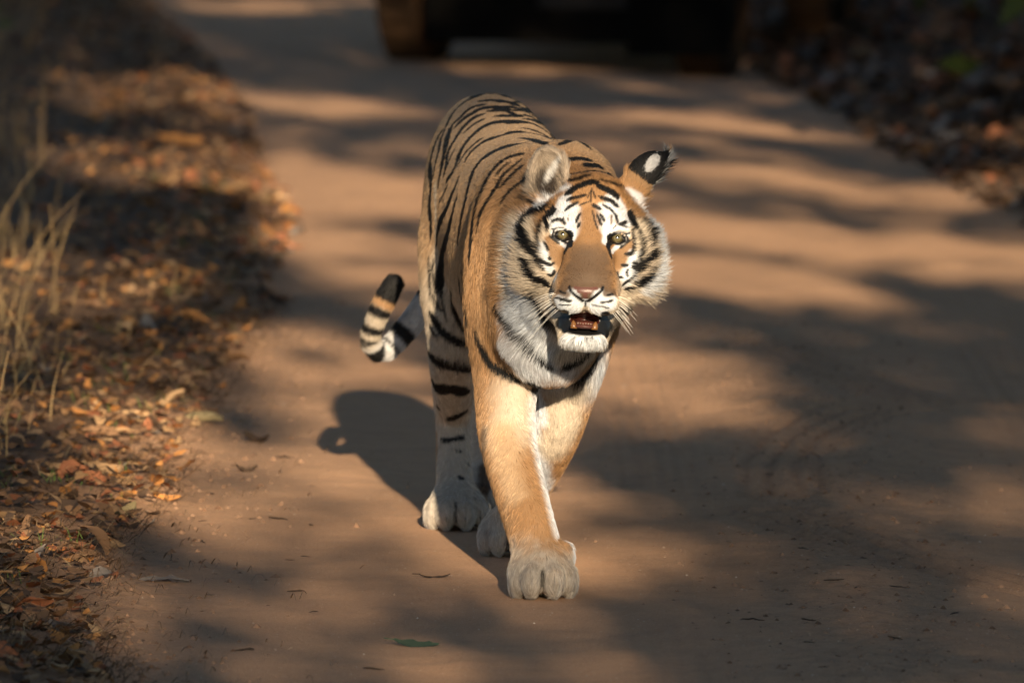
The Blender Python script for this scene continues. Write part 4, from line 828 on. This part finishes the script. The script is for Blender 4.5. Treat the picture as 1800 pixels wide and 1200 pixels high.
hc=bpy.data.hair_curves.new('fur'); hc.add_curves([4]*len(fp)); hc.position_data.foreach_set('vector',fp.astype(np.float32).ravel())
at=hc.attributes.new('radius','FLOAT','POINT'); at.data.foreach_set('value',fr.astype(np.float32).ravel())
fc=fc.reshape(-1,3); at=hc.attributes.new('coat','FLOAT_COLOR','POINT'); at.data.foreach_set('color',np.c_[fc,np.ones(len(fc))].astype(np.float32).ravel())
hc.materials.append(fur_material()); fur=obj('fur',hc,tiger); tag(fur,kind='stuff')
# eyes
def eye_material():
    m=NT('tiger_eye'); tc=m.n('TexCoord'); sx=m.n('SeparateXYZ'); m.set(sx,0,tc.outputs['Object'])
    r=m.math('SQRT',m.math('ADD',m.math('POWER',sx.outputs[0],2),m.math('POWER',sx.outputs[1],2))); r=m.math('MULTIPLY',r,50.0)
    nz=m.noise(300,3,.6,tc.outputs['Object']); rr=m.math('ADD',r,m.math('MULTIPLY',m.math('SUBTRACT',nz,.5),.05))
    ra=m.ramp(rr,[(0,(.002,.002,.002)),(.125,(.002,.002,.002)),(.16,(.055,.045,.018)),(.30,(.105,.09,.045)),(.47,(.05,.04,.018)),(.55,(.012,.010,.008)),(.75,(.010,.008,.007))])
    m.p(Base_Color=ra.outputs[0],Roughness=.08,Specular_IOR_Level=.6,Coat_Weight=1.0,Coat_Roughness=.02); return m.m
def place(o,pos,zdir,up=(0,0,1)):
    z=Vector(zdir).normalized(); x=Vector(up).cross(z).normalized(); y=z.cross(x)
    o.matrix_local=Matrix.Translation(Vector(pos))@Matrix((x,y,z)).transposed().to_4x4()
em=eye_material(); R0=.0195
eme=mesh_py('eye',*lathe([(max(.0002,R0*math.sin(math.pi*i/24)),-R0*math.cos(math.pi*i/24)+(.0016 if i>20 else 0)) for i in range(25)],28),em,True)
for s_ in (-1,1):
    e=obj('eye',eme,tiger); d=hd(0,0,1000)-HEAD_O; place(e,hd(s_*53,14,51),Vector(d)+Vector((s_*.03,0,.16)))
# mouth: tongue, gum, teeth
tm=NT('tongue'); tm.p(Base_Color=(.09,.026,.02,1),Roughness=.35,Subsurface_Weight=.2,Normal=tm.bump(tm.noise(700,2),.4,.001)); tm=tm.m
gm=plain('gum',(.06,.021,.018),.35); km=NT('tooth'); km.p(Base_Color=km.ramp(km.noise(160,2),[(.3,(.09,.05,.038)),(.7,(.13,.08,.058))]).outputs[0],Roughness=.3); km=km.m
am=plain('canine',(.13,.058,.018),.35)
def blob(name,c,r,mat,parent,seg=14):
    V,F=lathe([(max(.02,math.sin(math.pi*i/10)),-math.cos(math.pi*i/10)) for i in range(11)],seg)
    W=[hd(*(np.array(c)+np.array(v)*np.array(r))) for v in V]; return obj(name,mesh_py(name,W,F,mat,True),parent)
blob('tongue',(0,-154,84),(22,6,38),tm,tiger); blob('gum',(0,-160,106),(28,6,20),gm,tiger,20)
for a in (-12.5,-7.5,-2.5,2.5,7.5,12.5): blob('tooth',(a,-154.6+.5*math.sin(a*3),120-abs(a)*.35),(2.4,2.8+.4*math.sin(a*7),2.4),km,tiger,10)
for s_ in (-1,1):
    V,F=lathe([(7.2,-9),(6.6,-4),(5.0,1),(2.6,5),(.4,7)],12)
    obj('canine_tooth',mesh_py('canine_tooth',[hd(s_*21+v[0]+s_*v[2]*.12,-156+v[2],116+v[1]) for v in V],F,am,True),tiger)
# whiskers
wm=plain('whisker',(.85,.84,.80),.35)
rngw=random.Random(4)
for s_ in (-1,1):
    for row,(b0,k) in enumerate(((-97,4),(-105,5),(-113,5),(-121,4))):
        for j in range(k):
            a=40+j*6.0+row*1.5; c=136-j*9-row*2; L=(50+22*rngw.random())*(1 if s_<0 else .75)*(1-.05*j); dr=.10+.22*row+rngw.uniform(-.1,.1)
            pts=[]
            for i in range(9):
                t=i/8; pts.append(hd(s_*(a-3+L*t*.93),b0+rngw.uniform(-.1,.1)-L*(dr*t+.28*t*t),c-L*(.10*t+.25*t*t)))
            V,F=tube(pts,[.00034*(1-.8*i/8)+.00008 for i in range(9)]); obj('whisker',mesh_py('whisker',V,F,wm,True),tiger)
# claws of the planted hind paw
cm=plain('claw',(.20,.17,.14),.3)
for x,y in ((-.166,.548),(-.138,.512),(-.098,.510),(-.066,.544)):
    V,F=tube([(x,y+.008,.030),(x,y-.001,.028),(x,y-.007,.021)],[.0038,.003,.0008],8); obj('claw',mesh_py('claw',V,F,cm,True),tiger)
# ------------------------------------------------------------------ leaves, twigs, straw, grass
def leaf_mesh(name,L,W,curl,cup,seed,mat,pet=True,fold=.0,nl=7):
    "a dead leaf: blade of two halves with a midrib, uneven edge, curled along its length, and a stalk"
    r=random.Random(seed); V=[];F=[]; n=nl
    for i in range(n+1):
        t=i/n; w=W*.5*math.sin(math.pi*min(1,t*.92+.06))**.75*(1+r.uniform(-.14,.14)); x=L*(t-.5); zc=curl*L*((t-.5)**2*4-.5)+r.uniform(-.02,.02)*L
        for s,k in ((-1,1),(-.55,.5),(0,0),(.55,.5),(1,1)):
            e=r.uniform(-.035,.035)*L*k; V.append((x+e,s*w*(1-.25*abs(cup)*k),zc+cup*W*.5*abs(s)**1.6+fold*s*W+r.uniform(-.018,.018)*L*k))
    for i in range(n):
        for j in range(4): a=i*5+j; F.append((a,a+1,a+6,a+5))
    if pet:
        b=len(V); x0=-L*.5; z0=V[2][2]
        for p,q in ((x0,0),(x0-L*.22,.01*L)): V+=[(p,-.0012,z0+q),(p,.0012,z0+q),(p,0,z0+q+.002)]
        F+=[(b,b+1,b+4,b+3),(b+1,b+2,b+5,b+4),(b+2,b,b+3,b+5)]
    return mesh_py(name,V,F,mat,True)
LM={'tan':leaf_material('leaf_tan',(.27,.155,.075),(.44,.29,.16)),'red':leaf_material('leaf_reddish',(.20,.075,.038),(.33,.135,.068)),'brown':leaf_material('leaf_brown',(.11,.062,.034),(.25,.145,.08)),
    'grey':leaf_material('leaf_grey',(.15,.125,.11),(.29,.25,.215)),'dark':leaf_material('leaf_dark',(.035,.024,.018),(.09,.06,.042)),'crimson':leaf_material('leaf_crimson',(.17,.030,.024),(.26,.055,.04)),
    'orange':leaf_material('leaf_orange',(.36,.15,.045),(.52,.25,.085)),'green':leaf_material('leaf_green',(.045,.075,.05),(.09,.13,.085)),'olive':leaf_material('leaf_olive',(.17,.14,.075),(.28,.23,.13))}
WORD={'tan':'pale tan','red':'reddish brown','brown':'brown','grey':'grey weathered','dark':'dark rotting','orange':'orange brown'}
LEAVES={k:[leaf_mesh('fallen_leaf',.10,.052,c,u,31*i+hash_,LM[k]) for i,(c,u) in enumerate(((.16,.25),(-.14,.35),(.05,-.2),(.26,.1),(-.22,.15)))] for hash_,k in enumerate(WORD)}
def lay(o,x,y,rz,tilt,roll,lift=.008,sc=1.0):
    R_=Euler((roll,tilt,rz)).to_matrix(); zs=sorted((R_@v.co).z*sc for v in o.data.vertices); low=zs[len(zs)//8]      # rests on its lower edges
    o.location=(x,y,gz(x,y)-low+.0008+lift*.25*(x<left_edge(y))); o.rotation_euler=(roll,tilt,rz); o.scale=(sc,sc,sc)
rl=random.Random(21)
KIND=(['brown']*7+['tan']*7+['red']*5+['grey']*2+['dark']*2+['orange']*3)
SHAPE=['upcurled','arched cupped','flat','tightly curled','arched']
cnt=0; placed=[]
def leaf_ok(x,y,md):
    return all((x-a)**2+((y-b)*.35)**2>md*md for a,b in placed)
while cnt<286:
    y=15.1+(rl.random()**1.45)*13.5; hw=.062*y; x=left_edge(y)+.07-abs(rl.gauss(0,.30))
    if x<-hw-.06 or not leaf_ok(x,y,.022): continue
    placed.append((x,y)); k=rl.choice(KIND); i=rl.randrange(5); o=obj('fallen_leaf',LEAVES[k][i]); sc_=rl.uniform(.32,.62)+(.3 if rl.random()<.22 else 0)+.018*max(0,y-19); tilt_=rl.gauss(0,.25); lay(o,x,y,rl.uniform(0,6.28),tilt_,rl.gauss(0,.3),.010,sc_)
    near_w='at the sandy litter edge' if x>left_edge(y)-.10 else ('near the dry grass' if x<left_edge(y)-.32 else 'in the litter bank')
    size_w='small' if sc_<.45 else ('large' if sc_>.68 else 'middling'); lean_w=' tipped on edge' if abs(tilt_)>.3 else ''
    tag(o,'%s %s %s dry leaf%s %s'%(size_w,SHAPE[i],WORD[k],lean_w,near_w),'leaf','dry leaves of the litter bank beside the grass'); cnt+=1
# the leaves one can single out
def single(k,px,py,L,W,curl,cup,rz,tilt,roll,label,seed,lift=.016,fold=0):
    m=leaf_mesh('fallen_leaf',L,W,curl,cup,seed,LM[k],True,fold,9); o=obj('fallen_leaf',m); lay(o,px,py,rz,tilt,roll,lift); tag(o,label,'leaf')
for a in (('green',-.18,15.87,.085,.040,.05,.12,.1,.12,.25,'small green leaf lying alone on the sand in front of the tiger',1),
 ('tan',-.875,19.93,.078,.050,.12,.2,.1,.1,.45,'pinkish tan leaf lying flat beside a small green sprout in the litter',2),
 ('tan',-.885,18.62,.066,.050,.22,.3,.2,.15,.5,'pale tan cupped leaf behind the reddish lobed leaf',3),
 ('red',-.955,18.42,.062,.055,-.18,.4,.3,-.2,.55,'reddish lobed leaf arched over dark litter',4),
 ('red',-.905,18.35,.060,.055,.12,.3,-.2,.25,.6,'reddish brown leaf overlapping the lobed leaf on its sandy side',5),
 ('olive',-.815,17.95,.058,.040,.25,.55,.7,-.45,.5,'olive brown curled leaf standing up at the edge of the sand',6),
 ('crimson',-.885,17.45,.088,.05,.1,-.25,.15,.1,.3,'dark crimson crumpled leaf lying at the sandy edge',7),
 ('orange',-.745,18.33,.060,.03,.15,.4,.05,.05,.4,'narrow glowing orange leaf on the soil ridge',8),
 ('grey',-.695,16.86,.105,.030,-.08,.2,-.05,0,.2,'long grey withered leaf lying on bare sand beside the litter',9),
 ('dark',-.595,19.81,.062,.035,.3,.5,-.4,.1,.3,'dark curled leaf on the sand beside the soil ridge',10),
 ('dark',-.60,19.15,.050,.028,.28,.5,.3,.1,.3,'small dark curled leaf lying just in front of a larger one on the sand',11),
 ('orange',-1.18,30.3,.16,.08,.1,.3,.05,.1,.6,'large bright orange leaf far along the litter bank',12),
 ('orange',-.86,22.7,.12,.05,-.2,.3,.0,.1,.6,'bright orange curled leaf by the sand in the middle of the litter bank',13),
 ('dark',-.155,16.96,.062,.018,.1,.2,.05,0,.1,'slim dark leaf flake on the sand near the front paw',14)):
    single(*a)
# rolled leaf and bark piece
V,F=tube([(-.035,0,0),(-.01,.002,.004),(.02,0,.003),(.04,-.003,0)],[.008,.0125,.012,.005],9); o=obj('rolled_leaf',mesh_py('rolled_leaf',V,F,LM['brown'],True)); lay(o,-.955,19.5,.25,0,0,.016); tag(o,'brown rolled dry leaf like a cigar in the litter','leaf')
V,F=tube([(-.05,0,.004),(-.02,.004,.012),(.02,.002,.014),(.05,0,.008)],[.008,.013,.012,.006],9); o=obj('bark_piece',mesh_py('bark_piece',V,F,LM['olive'],True)); lay(o,-.735,20.15,-.05,0,0,.006); tag(o,'thick curved piece of bark on top of the soil ridge','bark')
# joined remainder of the litter
def litter(name,label,cat,n,xy,seed,size,cols,flat=.28):
    r=np.random.default_rng(seed); groups={}
    for _ in range(n):
        x,y=xy(r); k=cols[r.integers(len(cols))]; groups.setdefault(k,[]).append((x,y))
    root=empty(name,(0,0,0)); tag(root,label,cat,kind='stuff')
    for k,L in groups.items():
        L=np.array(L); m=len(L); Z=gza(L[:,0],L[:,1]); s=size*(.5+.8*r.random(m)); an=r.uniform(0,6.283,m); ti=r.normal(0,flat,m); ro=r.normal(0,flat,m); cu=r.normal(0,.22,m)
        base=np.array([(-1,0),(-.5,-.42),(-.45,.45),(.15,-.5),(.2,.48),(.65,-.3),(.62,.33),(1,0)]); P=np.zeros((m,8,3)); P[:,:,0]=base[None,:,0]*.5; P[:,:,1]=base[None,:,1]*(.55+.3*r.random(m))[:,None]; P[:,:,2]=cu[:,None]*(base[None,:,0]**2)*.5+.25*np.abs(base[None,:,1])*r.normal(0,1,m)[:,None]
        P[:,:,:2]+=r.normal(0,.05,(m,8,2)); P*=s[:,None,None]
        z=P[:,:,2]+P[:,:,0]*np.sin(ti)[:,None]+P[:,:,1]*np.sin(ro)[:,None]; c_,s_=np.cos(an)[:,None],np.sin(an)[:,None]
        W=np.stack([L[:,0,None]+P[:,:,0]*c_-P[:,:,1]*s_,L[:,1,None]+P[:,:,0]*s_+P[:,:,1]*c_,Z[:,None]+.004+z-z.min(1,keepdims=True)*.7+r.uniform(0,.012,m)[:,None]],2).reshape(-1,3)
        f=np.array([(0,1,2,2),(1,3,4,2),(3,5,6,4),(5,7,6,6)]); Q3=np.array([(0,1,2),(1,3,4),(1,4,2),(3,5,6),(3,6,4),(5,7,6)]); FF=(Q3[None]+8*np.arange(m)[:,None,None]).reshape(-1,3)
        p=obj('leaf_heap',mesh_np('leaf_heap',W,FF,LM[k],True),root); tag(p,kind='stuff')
def left_xy(r):
    while True:
        y=13.5+34*r.random()**1.25; x=left_edge(y)+.06-abs(r.normal(0,.55))-.02
        if x>-.064*y-1.6: return x,y
def right_xy(r):
    y=26+20*r.random(); return right_edge(y)-.05+abs(r.normal(0,1.0)),y
litter('leaf_litter','thick carpet of small brown leaf fragments along the grassy verge','leaf litter',13000,left_xy,3,.034,['brown','brown','tan','tan','red','dark','orange','dark','brown'])
litter('leaf_litter','shade-darkened carpet of dead leaves on the verge beside the jeep','leaf litter',6000,right_xy,4,.075,['dark','dark','dark','red','brown','brown','grey'],.4)  # mostly dark leaf colours, deepening the shade on this verge
# straw and thin stalks lying in the litter
def strips(name,label,cat,segs,mat,kindof='stuff'):
    "segs: list of (points list, half width)"
    V=[];F=[]
    for pts,w in segs:
        n=len(pts); b=len(V); d=Vector(pts[-1])-Vector(pts[0]); s=d.cross(Vector((0,0,1))); s=s.normalized() if s.length>1e-6 else Vector((1,0,0))
        if abs(d.z)>.5*d.length: s=Vector((1,.15,0)).normalized()
        for i,p in enumerate(pts):
            ww=w*(1-.75*i/(n-1)); p=Vector(p); V+=[tuple(p-s*ww),tuple(p+s*ww+Vector((0,0,ww*.6)))]
        F+=[(b+2*i,b+2*i+1,b+2*i+3,b+2*i+2) for i in range(n-1)]
    o=obj(name,mesh_py(name,V,F,mat,True)); tag(o,label,cat,kind=kindof); return o
STRAW=leaf_material('straw',(.30,.19,.085),(.56,.40,.20)); STRAWD=leaf_material('dark_straw',(.06,.04,.026),(.17,.11,.065)); GRASSG=leaf_material('fresh_grass',(.05,.085,.02),(.10,.15,.04))
rs=random.Random(8)
def lying(n,xy,L0,L1,w):
    out=[]
    r=np.random.default_rng(int(n+L0*1000))
    for _ in range(n):
        x,y=xy(r); L=rs.uniform(L0,L1); a=rs.gauss(0.1,.8); z=gz(x,y)+rs.uniform(.006,.03); pts=[]
        bend=rs.uniform(-.25,.25)
        for i in range(4):
            t=i/3; xx=x+L*t*math.cos(a+bend*t); yy=y+L*t*math.sin(a+bend*t)*2; pts.append((xx,yy,max(gz(xx,yy)+.004,z+.012*math.sin(3*t)+rs.uniform(-.004,.004))))
        out.append((pts,w*rs.uniform(.6,1.3)))
    return out
def near_xy(r):
    while True:
        y=15+9*r.random()**1.2; x=left_edge(y)+.09-abs(r.normal(0,.28))
        if x>-.062*y-.5: return x,y
strips('lying_straw','golden straw stalks scattered over the leaf litter','straw',lying(420,near_xy,.05,.19,.0010),STRAW)
strips('lying_straw','thin dark stems and debris mixed into the litter edge','straw',lying(3600,near_xy,.015,.07,.0012),STRAWD)
def sand_xy(r): y=15+9*r.random()**1.2; return left_edge(y)+abs(r.normal(0,.20))+.02,y
strips('lying_straw','dark crumbs of stem scattered over the sand beside the litter','straw',lying(420,sand_xy,.008,.035,.0011),STRAWD)
def stand(n,cx,cy,rx,ry,H0,H1,w,lean):
    out=[]
    for _ in range(n):
        x=rs.gauss(cx,rx); y=rs.gauss(cy,ry)
        if x>left_edge(y)-.06 and H1>.06: x=left_edge(y)-.06-abs(rs.gauss(0,.1))
        h=rs.uniform(H0,H1); lx=rs.gauss(lean,.34)*h; ly=rs.gauss(0,.2)*h; z=gz(x,y)-.01
        out.append(([(x+lx*t**1.7,y+ly*t**1.7,z+h*(t-.12*t*t)) for t in (0,.25,.5,.75,1)],w*rs.uniform(.6,1.3)))
    return out
G=[]
for (cx,cy,rx,ry,n,h0,h1) in ((-1.16,19.2,.05,.3,16,.05,.26),(-1.22,20.6,.06,.4,22,.06,.36),(-1.34,22.2,.08,.5,34,.06,.42),(-1.52,24.8,.10,.7,44,.06,.45),(-1.72,27.5,.12,.9,46,.06,.45),(-1.98,31,.16,1.2,44,.06,.5),(-2.3,36,.2,1.5,44,.1,.55),(-1.5,18.5,.12,.6,50,.1,.4),(-2.2,24,.3,2,120,.2,.7),(-1.05,21.5,.10,1.2,24,.03,.14)): G+=stand(n,cx,cy,rx,ry,h0,h1,.0016,.15)
strips('dry_grass','tall dry golden grass standing along the verge','grass',G,STRAW)
G=[]
for _ in range(80):
    y=15.6+rs.random()*13; x=left_edge(y)-abs(rs.gauss(.12,.16)); G+=stand(7,x,y,.02,.04,.015,.05,.0014,.0)
strips('green_grass','small green grass sprouts among the dead leaves','grass',G,GRASSG)
# dark twigs and flakes lying on the sand
TW=[]
for k in range(5):
    r=random.Random(50+k); n=5; pts=[(-.03+.015*i,r.uniform(-.004,.004),.003+r.uniform(0,.004)) for i in range(n)]; V,F=tube(pts,[.0012,.0022,.0020,.0018,.0008],6)
    v2,f2=tube([pts[2],(pts[2][0]+.012,r.choice((-1,1))*.012,.004)],[.0012,.0006],5); b=len(V); V+=v2; F+=[tuple(i+b for i in q) for q in f2]; TW.append(mesh_py('twig',V,F,LM['dark'],True))
TSPOT=[(-.50,19.3),(-.46,18.7),(-.57,18.2),(-.52,17.9),(-.44,18.0),(-.62,17.5),(-.50,17.4),(-.40,17.5),(-.42,16.8),(-.55,16.5),(-.35,16.2),(-.60,15.9),(-.30,15.5),(-.47,15.6),(-.66,18.8),(-.70,18.0)]
for i,(x,y) in enumerate(TSPOT):
    o=obj('twig',TW[i%5]); lay(o,x+rs.uniform(-.05,.05),y+rs.uniform(-.2,.2),rs.uniform(-1.4,1.4),0,0,.002,rs.uniform(.3,.95)); tag(o,'short dark broken twig on the sand between the litter and the tiger','twig','dark twigs on the sand beside the litter bank')
TSPOT=[(.50,16.2),(.52,15.9),(.66,16.8),(.70,16.75),(.72,16.7),(.62,17.3),(.70,18.1),(.80,18.9),(.55,15.5),(.60,15.45),(.45,16.6),(.95,17.1),(.84,16.4),(.56,19.2),(.47,20.6),(.62,20.9),(.95,21.8),(.40,17.6),(.58,16.25),(.75,15.8)]
for i,(x,y) in enumerate(TSPOT):
    o=obj('twig',TW[(i*2)%5]); lay(o,x+rs.uniform(-.05,.05),y+rs.uniform(-.2,.2),rs.uniform(-1.4,1.4),0,0,.002,rs.uniform(.25,.85)); tag(o,'short dark broken twig on the rough loose soil between the wheel tracks','twig','dark twigs on the loose soil')
# clods of loose soil
def clods(n,xy,seed,s0,s1):
    r=np.random.default_rng(seed); V=[];F=[]
    ico=[(0,0,1),(.9,0,.2),(.28,.85,.25),(-.72,.52,.2),(-.72,-.52,.22),(.28,-.85,.2)]
    for _ in range(n):
        x,y=xy(r); s=s0+(s1-s0)*r.random()**3; b=len(V); a=r.uniform(0,6.28); z=gz(x,y)-.25*s
        for p in ico:
            q=np.array(p)*(1+r.normal(0,.15,3))*s; V.append((x+q[0]*math.cos(a)-q[1]*math.sin(a),y+(q[0]*math.sin(a)+q[1]*math.cos(a)),z+q[2]*.8))
        F+=[(b,b+1+i,b+1+(i+1)%5) for i in range(5)]
    return V,F
SOILC=NT('soil_clod'); SOILC.p(Base_Color=SOILC.ramp(SOILC.n('NewGeometry').outputs['Random Per Island'],[(0,(.15,.08,.045)),(1,(.33,.20,.125))]).outputs[0],Roughness=.95); SOILC=SOILC.m
V,F=clods(2400,lambda r:(r.normal(.70,.18),14.8+8.5*r.random()**1.3),5,.0015,.011); tag(obj('soil_crumbs',mesh_py('soil_crumbs',V,F,SOILC)),'reddish soil crumbs on the loose ridge between the wheel tracks','soil',kind='stuff')
def edge_xy(r): y=15+9*r.random()**1.2; return left_edge(y)+abs(r.normal(0,.16))-.03,y
V,F=clods(2200,edge_xy,6,.0015,.013); tag(obj('soil_crumbs',mesh_py('soil_crumbs',V,F,SOILC)),'sandy crumbs spilled along the edge of the leaf litter','soil',kind='stuff')
GRIT=NT('grit'); GRIT.p(Base_Color=GRIT.ramp(GRIT.n('NewGeometry').outputs['Random Per Island'],[(0,(.30,.20,.13)),(.7,(.5,.38,.28)),(1,(.72,.64,.54))]).outputs[0],Roughness=.8); GRIT=GRIT.m
V,F=clods(2600,lambda r:(r.uniform(-.9,1.4),14.8+9*r.random()**1.4),7,.0008,.0032); tag(obj('grit',mesh_py('grit',V,F,GRIT)),'pale sand grains and grit scattered over the track','grit',kind='stuff')
